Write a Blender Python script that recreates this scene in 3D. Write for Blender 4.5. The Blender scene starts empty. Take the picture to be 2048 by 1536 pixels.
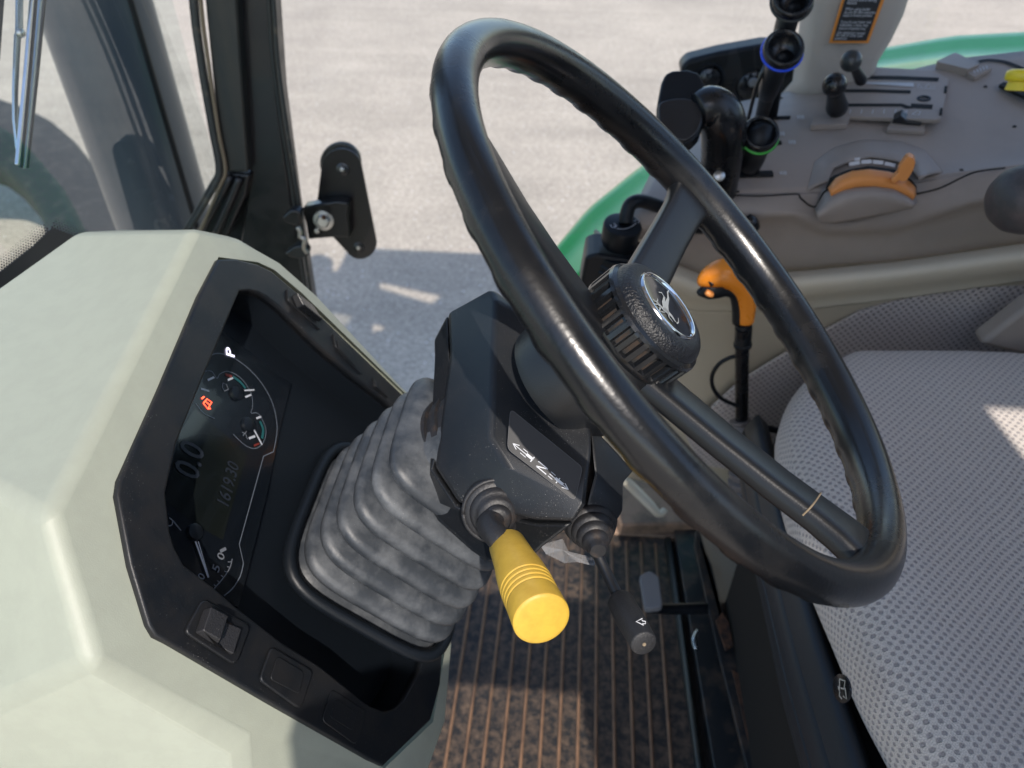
import bpy, bmesh, math, random
from mathutils import Vector, Matrix, noise
random.seed(7)
R_=math.radians
scene=bpy.context.scene
COL=scene.collection
# ---------------------------------------------------------------- camera geometry (metres, Z up, cab floor z=0, tractor front = -X, right side = +Y)
FPX=1500.0; CAM=Vector((0,0,1.10))
pit=R_(39.3); yw=R_(5.2)
F=Vector((-math.sin(yw)*math.cos(pit),math.cos(yw)*math.cos(pit),-math.sin(pit)))
RT=Vector((math.cos(yw),math.sin(yw),0)); UP=RT.cross(F)
def ray(u,v): return F+RT*((u-1024)/FPX)-UP*((v-768)/FPX)
def PD(u,v,d): return CAM+ray(u,v)*d
def PL(u,v,p0,m):
    r=ray(u,v); return CAM+r*((p0-CAM).dot(m)/r.dot(m))
def PX(u,v,X): r=ray(u,v); return CAM+r*(X/r.x)
def PY(u,v,Y): r=ray(u,v); return CAM+r*(Y/r.y)
def PZ(u,v,Z): r=ray(u,v); return CAM+r*((Z-1.1)/r.z)
AY=Vector((0,1,0))
# steering axis
WC=Vector((.077,.414,.847)); WN=Vector((.682,0,.731)).normalized(); WB=WN.cross(AY)
# dash panel plane
PM=Vector((math.cos(R_(30)),0,math.sin(R_(30)))); P0=PY(560,1000,.365); PH=Vector((-math.sin(R_(30)),0,math.cos(R_(30))))
def PP(u,v,off=0): return PL(u,v,P0+PM*off,PM)

# ---------------------------------------------------------------- materials
def srgb(r,g,b):
    f=lambda c:(c/12.92 if c<=.04045 else ((c+.055)/1.055)**2.4)
    return (f(r/255),f(g/255),f(b/255),1)
def mat(name,col,rough=.5,col2=None,nscale=40,nlo=.4,nhi=.6,bump=0,bscale=800,metal=0,coat=0,specks=0,speckcol=(.28,.27,.26,1),spec=.5,rvar=0,bdist=.001,sheen=0,emit=None,es=0,stretch=None):
    m=bpy.data.materials.new(name); m.use_nodes=True; nt=m.node_tree; N=nt.nodes; L=nt.links
    b=N['Principled BSDF']
    if len(col)==3: col=(*col,1)
    b.inputs['Base Color'].default_value=col; b.inputs['Roughness'].default_value=rough
    b.inputs['Metallic'].default_value=metal; b.inputs['Coat Weight'].default_value=coat
    b.inputs['Specular IOR Level'].default_value=spec
    if sheen: b.inputs['Sheen Weight'].default_value=sheen
    if emit: b.inputs['Emission Color'].default_value=(*emit,1); b.inputs['Emission Strength'].default_value=es
    tc=N.new('ShaderNodeTexCoord'); src=tc.outputs['Object']
    if stretch:
        mp=N.new('ShaderNodeMapping'); mp.inputs['Scale'].default_value=stretch; L.new(src,mp.inputs['Vector']); src=mp.outputs[0]
    cur=None
    if col2 or rvar:
        n=N.new('ShaderNodeTexNoise'); n.inputs['Scale'].default_value=nscale; n.inputs['Detail'].default_value=6; n.inputs['Roughness'].default_value=.65; L.new(src,n.inputs['Vector'])
        mr=N.new('ShaderNodeMapRange'); mr.inputs[1].default_value=nlo; mr.inputs[2].default_value=nhi; L.new(n.outputs[0],mr.inputs[0])
        if col2:
            if len(col2)==3: col2=(*col2,1)
            mx=N.new('ShaderNodeMix'); mx.data_type='RGBA'; mx.inputs[6].default_value=col; mx.inputs[7].default_value=col2; L.new(mr.outputs[0],mx.inputs[0]); cur=mx.outputs[2]
        if rvar:
            m2=N.new('ShaderNodeMapRange'); m2.inputs[3].default_value=rough; m2.inputs[4].default_value=min(1,rough+rvar); L.new(mr.outputs[0],m2.inputs[0]); L.new(m2.outputs[0],b.inputs['Roughness'])
    if specks:
        n=N.new('ShaderNodeTexNoise'); n.inputs['Scale'].default_value=1500; n.inputs['Detail'].default_value=1; L.new(src,n.inputs['Vector'])
        n3=N.new('ShaderNodeTexNoise'); n3.inputs['Scale'].default_value=25; n3.inputs['Detail'].default_value=3; L.new(src,n3.inputs['Vector'])
        ad=N.new('ShaderNodeMath'); ad.operation='MULTIPLY_ADD'; ad.inputs[1].default_value=.35; L.new(n3.outputs[0],ad.inputs[0]); L.new(n.outputs[0],ad.inputs[2])
        mr=N.new('ShaderNodeMapRange'); mr.inputs[1].default_value=.975-specks; mr.inputs[2].default_value=1.03-specks; L.new(ad.outputs[0],mr.inputs[0])
        mx=N.new('ShaderNodeMix'); mx.data_type='RGBA'; mx.inputs[7].default_value=speckcol
        if cur: L.new(cur,mx.inputs[6])
        else: mx.inputs[6].default_value=col
        L.new(mr.outputs[0],mx.inputs[0]); cur=mx.outputs[2]
    if cur: L.new(cur,b.inputs['Base Color'])
    if bump:
        n=N.new('ShaderNodeTexNoise'); n.inputs['Scale'].default_value=bscale; n.inputs['Detail'].default_value=3; L.new(src,n.inputs['Vector'])
        bp=N.new('ShaderNodeBump'); bp.inputs['Strength'].default_value=bump; bp.inputs['Distance'].default_value=bdist; L.new(n.outputs[0],bp.inputs['Height']); L.new(bp.outputs[0],b.inputs['Normal'])
    return m
M={}
M['cowl']=mat('sage cream plastic',(.320,.340,.278),.52,col2=(.305,.323,.265),nscale=55,bump=.25,bscale=1200,bdist=.0004)
M['bezel']=mat('dusty black plastic',(.006,.0078,.0105),.42,spec=.4,col2=(.013,.013,.014),nscale=30,specks=.03,bump=.3,bscale=1500,bdist=.0004)
M['black']=mat('black plastic',(.005,.0072,.0105),.42,spec=.3,bump=.2,bscale=1200,bdist=.0004)
M['col']=mat('column plastic',(.0075,.0095,.0125),.42,col2=(.012,.013,.015),nscale=25,specks=.045,bump=.3,bscale=1400,bdist=.0004)
M['decal']=mat('decal film',(.004,.0045,.006),.5,specks=.0)
M['rim']=mat('steering wheel rubber',(.005,.006,.008),.24,col2=(.019,.018,.018),nscale=9,nlo=.48,nhi=.72,rvar=.22,bump=.16,bscale=500,bdist=.0006,specks=.0)
M['spoke']=mat('grained spoke plastic',(.007,.008,.010),.36,bump=.3,bscale=900,bdist=.0004)
M['leather']=mat('leather grain plastic',(.008,.009,.012),.36,bump=.8,bscale=620,bdist=.0014)
M['gloss']=mat('gloss black plastic',(.008,.009,.011),.18,rvar=.15,nscale=30)
M['dirt']=mat('dirt packed grooves',(.035,.022,.015),.9,col2=(.012,.012,.012),nscale=120)
M['chrome']=mat('chrome',(.8,.8,.82),.12,metal=1)
M['steel']=mat('zinc plated steel',(.55,.55,.52),.35,metal=1,col2=(.35,.28,.2),nscale=60,nlo=.55,nhi=.8)
M['rust']=mat('rust',(.12,.055,.03),.9,col2=(.03,.02,.016),nscale=60)
M['face']=mat('medallion face',(.01,.012,.016),.08)
M['silver']=mat('silver emblem',(.62,.62,.62),.3,metal=.7)
M['white']=mat('white print',(.50,.51,.54),.5)
M['dim']=mat('grey print',(.16,.17,.19),.5)
M['lcd']=mat('lcd glass',(.006,.008,.008),.12,col2=(.010,.012,.010),nscale=12)
M['lcdseg']=mat('lcd segment',(.016,.02,.028),.4)
M['cluster']=mat('cluster face',(.005,.007,.010),.2)
M['clusterline']=mat('cluster silver line',(.16,.18,.21),.35)
M['teal']=mat('teal print',(.01,.09,.09),.5)
M['red']=mat('red print',(.18,.02,.01),.5)
M['glowred']=mat('lit red warning lamp',(.5,.02,.01),.5,emit=(1,.06,.02),es=4)
M['glowwhite']=mat('lit white letter',(.5,.5,.5),.5,emit=(.85,.8,1),es=1.3)
M['boot']=mat('grey rubber bellows',(.030,.035,.042),.45,col2=(.13,.138,.148),nscale=26,nlo=.42,nhi=.80,rvar=.25,specks=.02,bump=.3,bscale=200)
M['rubber']=mat('black rubber',(.016,.016,.018),.5,col2=(.07,.045,.03),nscale=60,nlo=.55,nhi=.8,bump=.3,bscale=600)
M['yellow']=mat('yellow plastic',(.60,.38,.05),.4,col2=(.52,.32,.04),nscale=60,bump=.12,bscale=300,specks=.0,rvar=.12)
M['grip']=mat('grey black rubber grip',(.018,.018,.02),.5,bump=.5,bscale=900,specks=.02)
M['film']=mat('crinkled clear film',(.3,.3,.31),.12)
_n=M['film'].node_tree.nodes['Principled BSDF']; _n.inputs['Alpha'].default_value=.30
M['taupe']=mat('taupe console plastic',(.31,.262,.228),.5,bump=.4,bscale=1200,bdist=.0004,col2=(.28,.24,.21),nscale=10)
M['beige']=mat('beige trim plastic',(.58,.52,.41),.5,bump=.3,bscale=1000,bdist=.0004)
M['olive']=mat('olive beige plastic',(.47,.41,.31),.55,bump=.3,bscale=1000,bdist=.0004)
M['pillar']=mat('warm grey pillar plastic',(.42,.375,.33),.55,bump=.25,bscale=900,bdist=.0004)
M['orange']=mat('orange plastic',(.78,.25,.02),.25,rvar=.1,nscale=30)
M['paleorange']=mat('faded orange plastic',(.70,.27,.07),.45)
M['stickerorange']=mat('sticker orange',(.75,.27,.04),.5)
M['stickerblack']=mat('sticker black',(.016,.018,.022),.5)
M['blue']=mat('blue ring plastic',(.01,.07,.7),.3)
M['green']=mat('green ring plastic',(.05,.4,.05),.35)
M['paint']=mat('green paint',(.02,.46,.06),.35,coat=.35,rvar=.1,nscale=6)
M['frame']=mat('black painted steel',(.006,.007,.0095),.28,rvar=.2,nscale=20,coat=.3)
M['framegrey']=mat('dusty post trim',(.016,.022,.024),.4,col2=(.035,.034,.03),nscale=30,stretch=(1,1,.15))
M['seal']=mat('rubber seal',(.03,.033,.032),.5,col2=(.12,.10,.07),nscale=50,nlo=.55,nhi=.75)
M['brownseal']=mat('dusty seal lip',(.22,.17,.11),.8)
M['mat']=mat('ribbed floor mat',(.018,.018,.019),.5,col2=(.20,.135,.09),nscale=70,nlo=.42,nhi=.88,bump=.6,bscale=200,specks=.05,speckcol=(.3,.2,.14,1))
M['matrib']=mat('dusty mat rib',(.30,.17,.10),.8,col2=(.17,.10,.065),nscale=22,nlo=.4,nhi=.65)
M['floorbrown']=mat('dusty floor plate',(.30,.20,.14),.7,col2=(.10,.075,.055),nscale=18,nlo=.42,nhi=.66,bump=.3,bscale=100)
M['darkmetal']=mat('scuffed dark metal',(.016,.019,.022),.42,col2=(.12,.08,.055),nscale=30,nlo=.48,nhi=.78,rvar=.2,specks=.015)
M['pitblack']=mat('pitch black',(.003,.0035,.004),.8)  # plain near-black for slots, holes, seams and the under-seat floor
M['bootgrey']=mat('grey ribbed gaiter',(.16,.15,.155),.5,bump=.2)
M['arcband']=mat('tyre rubber',(.012,.013,.014),.7,col2=(.05,.047,.042),nscale=14,nlo=.5,nhi=.75)
M['exhaust']=mat('dark stack metal reflection streaks',(.05,.065,.085),.35,col2=(.09,.10,.115),nscale=9,nlo=.4,nhi=.65,stretch=(1,1,.25),coat=.2)  # paler streaks put reflected ground into the metal's colour
M['ribs']=mat('dusty textured mudguard',(.014,.016,.017),.65,col2=(.09,.085,.075),nscale=12,nlo=.52,nhi=.72,bump=.4,bscale=120)
M['edge']=mat('film edge',(.035,.036,.04),.5)
M['hood']=mat('dark hood paint',(.02,.13,.06),.3,coat=.5)
M['yellowknob']=mat('bright yellow knob',(.85,.66,.03),.35)
M['ballgrey']=mat('worn knob',(.035,.04,.042),.3)
M['gaiterdark']=mat('dusty dark padding',(.05,.045,.045),.5,col2=(.11,.08,.075),nscale=30,nlo=.45,nhi=.7,bump=.5,bscale=250)
M['alu']=mat('wiper metal',(.45,.52,.56),.25,metal=.85)
M['blueside']=mat('navy seat skirt',(.012,.019,.028),.5,bump=.2)

def fabric(name,c1,c2,kx,ky,ax=(0,1)):
    m=bpy.data.materials.new(name); m.use_nodes=True; nt=m.node_tree; N=nt.nodes; L=nt.links
    b=N['Principled BSDF']; b.inputs['Roughness'].default_value=.9; b.inputs['Sheen Weight'].default_value=.3
    uv=N.new('ShaderNodeUVMap'); sep=N.new('ShaderNodeSeparateXYZ')
    nz=N.new('ShaderNodeTexNoise'); nz.inputs['Scale'].default_value=60; L.new(uv.outputs[0],nz.inputs['Vector'])
    va=N.new('ShaderNodeVectorMath'); va.operation='MULTIPLY_ADD'; va.inputs[1].default_value=(.0022,.0022,0); L.new(nz.outputs['Color'],va.inputs[0]); L.new(uv.outputs[0],va.inputs[2])
    L.new(va.outputs[0],sep.inputs[0])
    def sn(o,k):
        a=N.new('ShaderNodeMath'); a.operation='MULTIPLY'; a.inputs[1].default_value=k; L.new(o,a.inputs[0])
        s=N.new('ShaderNodeMath'); s.operation='SINE'; L.new(a.outputs[0],s.inputs[0]); return s.outputs[0]
    pr=N.new('ShaderNodeMath'); pr.operation='MULTIPLY'; L.new(sn(sep.outputs[0],kx),pr.inputs[0]); L.new(sn(sep.outputs[1],ky),pr.inputs[1])
    mr=N.new('ShaderNodeMapRange'); mr.inputs[1].default_value=.12; mr.inputs[2].default_value=.62; L.new(pr.outputs[0],mr.inputs[0])
    # fine weave lines
    w=sn(sep.outputs[1],ky*4.7); w2=sn(sep.outputs[0],kx*3.1)
    wm=N.new('ShaderNodeMath'); wm.operation='MULTIPLY'; L.new(w,wm.inputs[0]); L.new(w2,wm.inputs[1])
    n2=N.new('ShaderNodeTexNoise'); n2.inputs['Scale'].default_value=700; n2.inputs['Detail'].default_value=2; L.new(uv.outputs[0],n2.inputs['Vector'])
    mx=N.new('ShaderNodeMix'); mx.data_type='RGBA'; mx.inputs[6].default_value=(*c1,1); mx.inputs[7].default_value=(*c2,1); L.new(mr.outputs[0],mx.inputs[0])
    br=N.new('ShaderNodeMath'); br.operation='MULTIPLY_ADD'; br.inputs[1].default_value=.12; br.inputs[2].default_value=.62; L.new(wm.outputs[0],br.inputs[0])
    b2=N.new('ShaderNodeMath'); b2.operation='MULTIPLY_ADD'; b2.inputs[1].default_value=.75; L.new(n2.outputs[0],b2.inputs[0]); L.new(br.outputs[0],b2.inputs[2])
    ml=N.new('ShaderNodeMix'); ml.data_type='RGBA'; ml.blend_type='MULTIPLY'; ml.inputs[0].default_value=1; L.new(mx.outputs[2],ml.inputs[6]); L.new(b2.outputs[0],ml.inputs[7])
    L.new(ml.outputs[2],b.inputs['Base Color'])
    hh=N.new('ShaderNodeMath'); hh.operation='MULTIPLY_ADD'; hh.inputs[1].default_value=-1; L.new(mr.outputs[0],hh.inputs[0]); L.new(n2.outputs[0],hh.inputs[2])
    bp=N.new('ShaderNodeBump'); bp.inputs['Strength'].default_value=.8; bp.inputs['Distance'].default_value=.0012; L.new(hh.outputs[0],bp.inputs['Height']); L.new(bp.outputs[0],b.inputs['Normal'])
    return m
M['fabric']=fabric('grey dotted seat fabric',(.60,.54,.49),(.33,.295,.285),700,720)
M['fabric2']=fabric('taupe dotted panel fabric',(.52,.46,.43),(.21,.185,.18),640,660)

def glassmat(name,tint,R0,gain,maxr):
    m=bpy.data.materials.new(name); m.use_nodes=True; nt=m.node_tree; N=nt.nodes; L=nt.links; N.clear()
    o=N.new('ShaderNodeOutputMaterial'); t=N.new('ShaderNodeBsdfTransparent'); t.inputs[0].default_value=(*tint,1)
    g=N.new('ShaderNodeBsdfGlossy'); g.inputs['Roughness'].default_value=.0; g.inputs[0].default_value=(.93,.97,1,1)
    fr=N.new('ShaderNodeFresnel'); ge=N.new('ShaderNodeNewGeometry'); mi=N.new('ShaderNodeMapRange'); mi.inputs[3].default_value=1.52; mi.inputs[4].default_value=1/1.52; L.new(ge.outputs['Backfacing'],mi.inputs[0]); L.new(mi.outputs[0],fr.inputs[0])
    ml=N.new('ShaderNodeMath'); ml.operation='MULTIPLY_ADD'; ml.inputs[1].default_value=gain; ml.inputs[2].default_value=R0; ml.use_clamp=True; L.new(fr.outputs[0],ml.inputs[0])
    mx=N.new('ShaderNodeMixShader'); L.new(ml.outputs[0],mx.inputs[0]); L.new(t.outputs[0],mx.inputs[1]); L.new(g.outputs[0],mx.inputs[2]); L.new(mx.outputs[0],o.inputs[0])
    return m
M['glass']=glassmat('windscreen glass',(.84,.90,.89),.01,1.05,1)
M['sideglass']=glassmat('side window glass',(.97,.98,.98),0,.6,1)

M['lens']=glassmat('cluster lens',(.96,.97,.98),0,.28,1)
def ground_mat():
    m=bpy.data.materials.new('pale chip seal asphalt'); m.use_nodes=True; nt=m.node_tree; N=nt.nodes; L=nt.links
    b=N['Principled BSDF']; b.inputs['Roughness'].default_value=.75
    tc=N.new('ShaderNodeTexCoord')
    v=N.new('ShaderNodeTexVoronoi'); v.inputs['Scale'].default_value=55; L.new(tc.outputs['Object'],v.inputs['Vector'])
    v2=N.new('ShaderNodeTexNoise'); v2.inputs['Scale'].default_value=48; v2.inputs['Detail'].default_value=5; v2.inputs['Roughness'].default_value=.75; L.new(tc.outputs['Object'],v2.inputs['Vector'])
    n=N.new('ShaderNodeTexNoise'); n.inputs['Scale'].default_value=1.3; n.inputs['Detail'].default_value=5; L.new(tc.outputs['Object'],n.inputs['Vector'])
    mx=N.new('ShaderNodeMix'); mx.data_type='RGBA'; mx.inputs[6].default_value=(.25,.215,.175,1); mx.inputs[7].default_value=(.62,.54,.435,1)
    sv=N.new('ShaderNodeSeparateColor'); L.new(v.outputs['Color'],sv.inputs[0])
    ad=N.new('ShaderNodeMath'); ad.operation='MULTIPLY_ADD'; ad.inputs[1].default_value=.25; L.new(sv.outputs[0],ad.inputs[0])
    a2=N.new('ShaderNodeMath'); a2.operation='MULTIPLY_ADD'; a2.inputs[1].default_value=1.9; a2.inputs[2].default_value=-.66; L.new(v2.outputs[0],a2.inputs[0]); L.new(a2.outputs[0],ad.inputs[2])
    L.new(ad.outputs[0],mx.inputs[0])
    mr=N.new('ShaderNodeMapRange'); mr.inputs[1].default_value=.3; mr.inputs[2].default_value=.7; mr.inputs[3].default_value=.88; mr.inputs[4].default_value=1.1; L.new(n.outputs[0],mr.inputs[0])
    ml=N.new('ShaderNodeMix'); ml.data_type='RGBA'; ml.blend_type='MULTIPLY'; ml.inputs[0].default_value=1; L.new(mx.outputs[2],ml.inputs[6]); L.new(mr.outputs[0],ml.inputs[7])
    mp=N.new('ShaderNodeMapping'); mp.inputs['Rotation'].default_value=(0,0,.18); mp.inputs['Scale'].default_value=(.25,4.5,1); L.new(tc.outputs['Object'],mp.inputs[0])
    ns=N.new('ShaderNodeTexNoise'); ns.inputs['Scale'].default_value=1.0; ns.inputs['Detail'].default_value=4; L.new(mp.outputs[0],ns.inputs['Vector'])
    ms=N.new('ShaderNodeMapRange'); ms.inputs[1].default_value=.35; ms.inputs[2].default_value=.6; ms.inputs[3].default_value=.93; ms.inputs[4].default_value=1.03; L.new(ns.outputs[0],ms.inputs[0])
    m3=N.new('ShaderNodeMix'); m3.data_type='RGBA'; m3.blend_type='MULTIPLY'; m3.inputs[0].default_value=1; L.new(ml.outputs[2],m3.inputs[6]); L.new(ms.outputs[0],m3.inputs[7]); ml=m3
    # bright quartz chips
    vc=N.new('ShaderNodeTexVoronoi'); vc.inputs['Scale'].default_value=30; L.new(tc.outputs['Object'],vc.inputs['Vector'])
    lt=N.new('ShaderNodeMath'); lt.operation='LESS_THAN'; lt.inputs[1].default_value=.16; L.new(vc.outputs['Distance'],lt.inputs[0])
    sp=N.new('ShaderNodeSeparateColor'); L.new(vc.outputs['Color'],sp.inputs[0]); g2=N.new('ShaderNodeMath'); g2.operation='GREATER_THAN'; g2.inputs[1].default_value=.82; L.new(sp.outputs[1],g2.inputs[0])
    mm=N.new('ShaderNodeMath'); mm.operation='MULTIPLY'; L.new(lt.outputs[0],mm.inputs[0]); L.new(g2.outputs[0],mm.inputs[1])
    mq=N.new('ShaderNodeMix'); mq.data_type='RGBA'; mq.inputs[7].default_value=(.85,.8,.76,1); L.new(mm.outputs[0],mq.inputs[0]); L.new(ml.outputs[2],mq.inputs[6])
    L.new(mq.outputs[2],b.inputs['Base Color'])
    bp=N.new('ShaderNodeBump'); bp.inputs['Strength'].default_value=.6; bp.inputs['Distance'].default_value=.004; L.new(v2.outputs[0],bp.inputs['Height']); L.new(bp.outputs[0],b.inputs['Normal'])
    return m
M['ground']=ground_mat()

# ---------------------------------------------------------------- object helpers
def thing(name,label,cat,loc,group=None):
    o=bpy.data.objects.new(name,None); COL.objects.link(o); o.location=loc; o.empty_display_size=.02
    o['label']=label; o['category']=cat; o['loc0']=tuple(loc)
    if group: o['group']=group
    del o['loc0']; OFF[o.name]=Vector(loc)
    return o
OFF={}
def obj(name,vs,fs,mt,parent=None,isl=False,smooth=False,bevel=0,sub=0,seg=2,auto=None,label=None,cat=None,group=None,kind=None,uvs=None,solid=0,weld=False):
    vs=[Vector(v) for v in vs]
    if isl:
        par=list(range(len(vs)))
        def find(i):
            while par[i]!=i: par[i]=par[par[i]]; i=par[i]
            return i
        for f in fs:
            for i in f[1:]: par[find(i)]=find(f[0])
        groups={}
        for f in fs: groups.setdefault(find(f[0]),[]).append(f)
        o=None
        for gf in groups.values():
            ids=sorted({i for f in gf for i in f}); mp={k:j for j,k in enumerate(ids)}
            o=obj(name,[vs[i] for i in ids],[tuple(mp[i] for i in f) for f in gf],mt,parent,smooth=smooth,bevel=bevel,auto=auto)
        return o
    if parent is not None: off=OFF[parent.name]
    else:
        c=Vector((0,0,0))
        for v in vs: c+=v
        c/=len(vs); c.z=min(v.z for v in vs); off=c if kind!='structure' else Vector((0,0,0))
    me=bpy.data.meshes.new(name); me.from_pydata([v-off for v in vs],[],fs); me.validate(); me.materials.append(M[mt])
    bm=bmesh.new(); bm.from_mesh(me)
    if weld: bmesh.ops.remove_doubles(bm,verts=bm.verts,dist=1e-6)
    if not solid: bmesh.ops.recalc_face_normals(bm,faces=bm.faces)
    bm.to_mesh(me); bm.free()
    if uvs is not None:
        ul=me.uv_layers.new(name='UVMap')
        for lp in me.loops: ul.data[lp.index].uv=uvs[lp.vertex_index]
    o=bpy.data.objects.new(name,me); COL.objects.link(o)
    if parent is not None: o.parent=parent; OFF[o.name]=off
    else: o.location=off; OFF[o.name]=off
    if solid:
        md=o.modifiers.new('s','SOLIDIFY'); md.thickness=solid; md.offset=0
    if bevel:
        md=o.modifiers.new('b','BEVEL'); md.width=bevel; md.segments=seg; md.limit_method='ANGLE'; md.angle_limit=R_(28); md.harden_normals=True
    if sub:
        md=o.modifiers.new('u','SUBSURF'); md.levels=sub; md.render_levels=sub
    if smooth or bevel:
        for p in me.polygons: p.use_smooth=True
        if not sub and (smooth is not True or auto):
            try: me.set_sharp_from_angle(angle=R_(auto or 35))
            except Exception: pass
    if label: o['label']=label
    if cat: o['category']=cat
    if group: o['group']=group
    if kind: o['kind']=kind
    return o
class MB:
    def __init__(s): s.v=[]; s.f=[]
    def add(s,v,f):
        n=len(s.v); s.v+= [Vector(a) for a in v]; s.f+=[tuple(i+n for i in q) for q in f]; return s
def prism(poly,vec):
    n=len(poly); v=[Vector(p) for p in poly]+[Vector(p)+vec for p in poly]
    f=[tuple(range(n)),tuple(range(2*n-1,n-1,-1))]+[(i,(i+1)%n,(i+1)%n+n,i+n) for i in range(n)]
    return v,f
def frame_of(d,ref=None):
    d=d.normalized(); r=ref if ref is not None else (Vector((0,0,1)) if abs(d.z)<.9 else Vector((1,0,0)))
    a=d.cross(r).normalized(); b=d.cross(a).normalized(); return a,b
def catmull(pts,n):
    pts=[list(p) for p in pts]; P=[pts[0]]+pts+[pts[-1]]; out=[]
    for i in range(1,len(P)-2):
        for k in range(n):
            t=k/n; out.append([.5*((2*P[i][j])+(-P[i-1][j]+P[i+1][j])*t+(2*P[i-1][j]-5*P[i][j]+4*P[i+1][j]-P[i+2][j])*t*t+(-P[i-1][j]+3*P[i][j]-3*P[i+1][j]+P[i+2][j])*t**3) for j in range(len(P[i]))])
    out.append(pts[-1]); return out
def tube(pr,seg=16,sm=0,flat=1.0,ref=None,cap=True):
    """pr: list of (Vector, radius)"""
    if sm:
        q=catmull([(*p,r) for p,r in pr],sm); pr=[(Vector(a[:3]),a[3]) for a in q]
    n=len(pr); v=[]; f=[]; pa=None
    for i,(p,r) in enumerate(pr):
        d=(pr[min(i+1,n-1)][0]-pr[max(i-1,0)][0])
        if d.length<1e-9: d=Vector((0,0,1))
        d.normalize()
        if pa is None: a,b=frame_of(d,ref)
        else:
            a=(pa-d*pa.dot(d)).normalized(); b=d.cross(a)
        pa=a
        for k in range(seg):
            t=2*math.pi*k/seg; v.append(p+(a*math.cos(t)+b*math.sin(t)*flat)*r)
    for i in range(n-1):
        for k in range(seg): f.append((i*seg+k,i*seg+(k+1)%seg,(i+1)*seg+(k+1)%seg,(i+1)*seg+k))
    if cap: f.append(tuple(range(seg))); f.append(tuple(range((n-1)*seg,n*seg))[::-1])
    return v,f
def lathe(o,ax,prof,seg=40,cap=True,ref=None):
    """prof: list of (distance along axis, radius)"""
    ax=ax.normalized(); a,b=frame_of(ax,ref); v=[];f=[]
    for d,r in prof:
        for k in range(seg):
            t=2*math.pi*k/seg; v.append(o+ax*d+(a*math.cos(t)+b*math.sin(t))*max(r,1e-5))
    n=len(prof)
    for i in range(n-1):
        for k in range(seg): f.append((i*seg+k,i*seg+(k+1)%seg,(i+1)*seg+(k+1)%seg,(i+1)*seg+k))
    if cap: f.append(tuple(range(seg))); f.append(tuple(range((n-1)*seg,n*seg))[::-1])
    return v,f
def plate(outs,o,a,b,th,bev=0,res=2):
    """outs: loops of 3D points on plane (o; a,b axes); returns verts/faces of a filled slab with holes, front face towards a x b, thickness th behind it"""
    cu=bpy.data.curves.new('tmp','CURVE'); cu.dimensions='2D'; cu.fill_mode='BOTH'; cu.extrude=max(th/2-bev,0); cu.bevel_depth=bev; cu.bevel_resolution=res
    if bev: cu.offset=-bev
    for L in outs:
        sp=cu.splines.new('POLY'); sp.points.add(len(L)-1); sp.use_cyclic_u=True
        for i,p in enumerate(L): sp.points[i].co=((p-o).dot(a),(p-o).dot(b),0,1)
    ob=bpy.data.objects.new('tmp',cu); COL.objects.link(ob)
    dg=bpy.context.evaluated_depsgraph_get(); me=bpy.data.meshes.new_from_object(ob.evaluated_get(dg))
    c=a.cross(b)
    v=[o+a*q.co.x+b*q.co.y+c*(q.co.z-th/2) for q in me.vertices]; f=[tuple(p.vertices) for p in me.polygons]
    bpy.data.objects.remove(ob); bpy.data.curves.remove(cu); bpy.data.meshes.remove(me)
    return v,f
def rnd(poly,r=.25,n=4):
    """round the corners of a 3D polygon; r = fraction of the shorter neighbour edge"""
    out=[]; N=len(poly)
    for i,p in enumerate(poly):
        a=poly[i-1]; b=poly[(i+1)%N]; k=min((a-p).length,(b-p).length)*r
        s=p+(a-p).normalized()*k; e=p+(b-p).normalized()*k
        for j in range(n+1):
            t=j/n; out.append(s*(1-t)**2+p*2*t*(1-t)+e*t*t)
    return out
def ribbon(pts,w,nrm,closed=False):
    pts=[Vector(p) for p in pts]; n=len(pts); v=[];f=[]
    for i,p in enumerate(pts):
        if closed: d=pts[(i+1)%n]-pts[i-1]
        else: d=pts[min(i+1,n-1)]-pts[max(i-1,0)]
        s=d.cross(nrm).normalized()*w/2; v+=[p+s,p-s]
    for i in range(n-1 if not closed else n):
        j=(i+1)%n; f.append((2*i,2*i+1,2*j+1,2*j))
    return v,f
def resample(pts,n):
    L=[0]
    for i in range(1,len(pts)): L.append(L[-1]+(pts[i]-pts[i-1]).length)
    out=[];j=0
    for k in range(n):
        s=L[-1]*k/(n-1)
        while j<len(L)-2 and L[j+1]<s: j+=1
        t=(s-L[j])/max(L[j+1]-L[j],1e-9); out.append(pts[j].lerp(pts[j+1],min(max(t,0),1)))
    return out
def grid(curves,n=24,sub=0):
    rows=[resample([Vector(p) for p in c],n) for c in curves]
    if sub:
        new=[]
        cols=[[r[i] for r in rows] for i in range(n)]
        cols=[catmull(c,sub) for c in cols]
        rows=[[Vector(cols[i][k]) for i in range(n)] for k in range(len(cols[0]))]
    v=[p for r in rows for p in r]; f=[]
    for i in range(len(rows)-1):
        for k in range(n-1): f.append((i*n+k,i*n+k+1,(i+1)*n+k+1,(i+1)*n+k))
    return v,f
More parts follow.
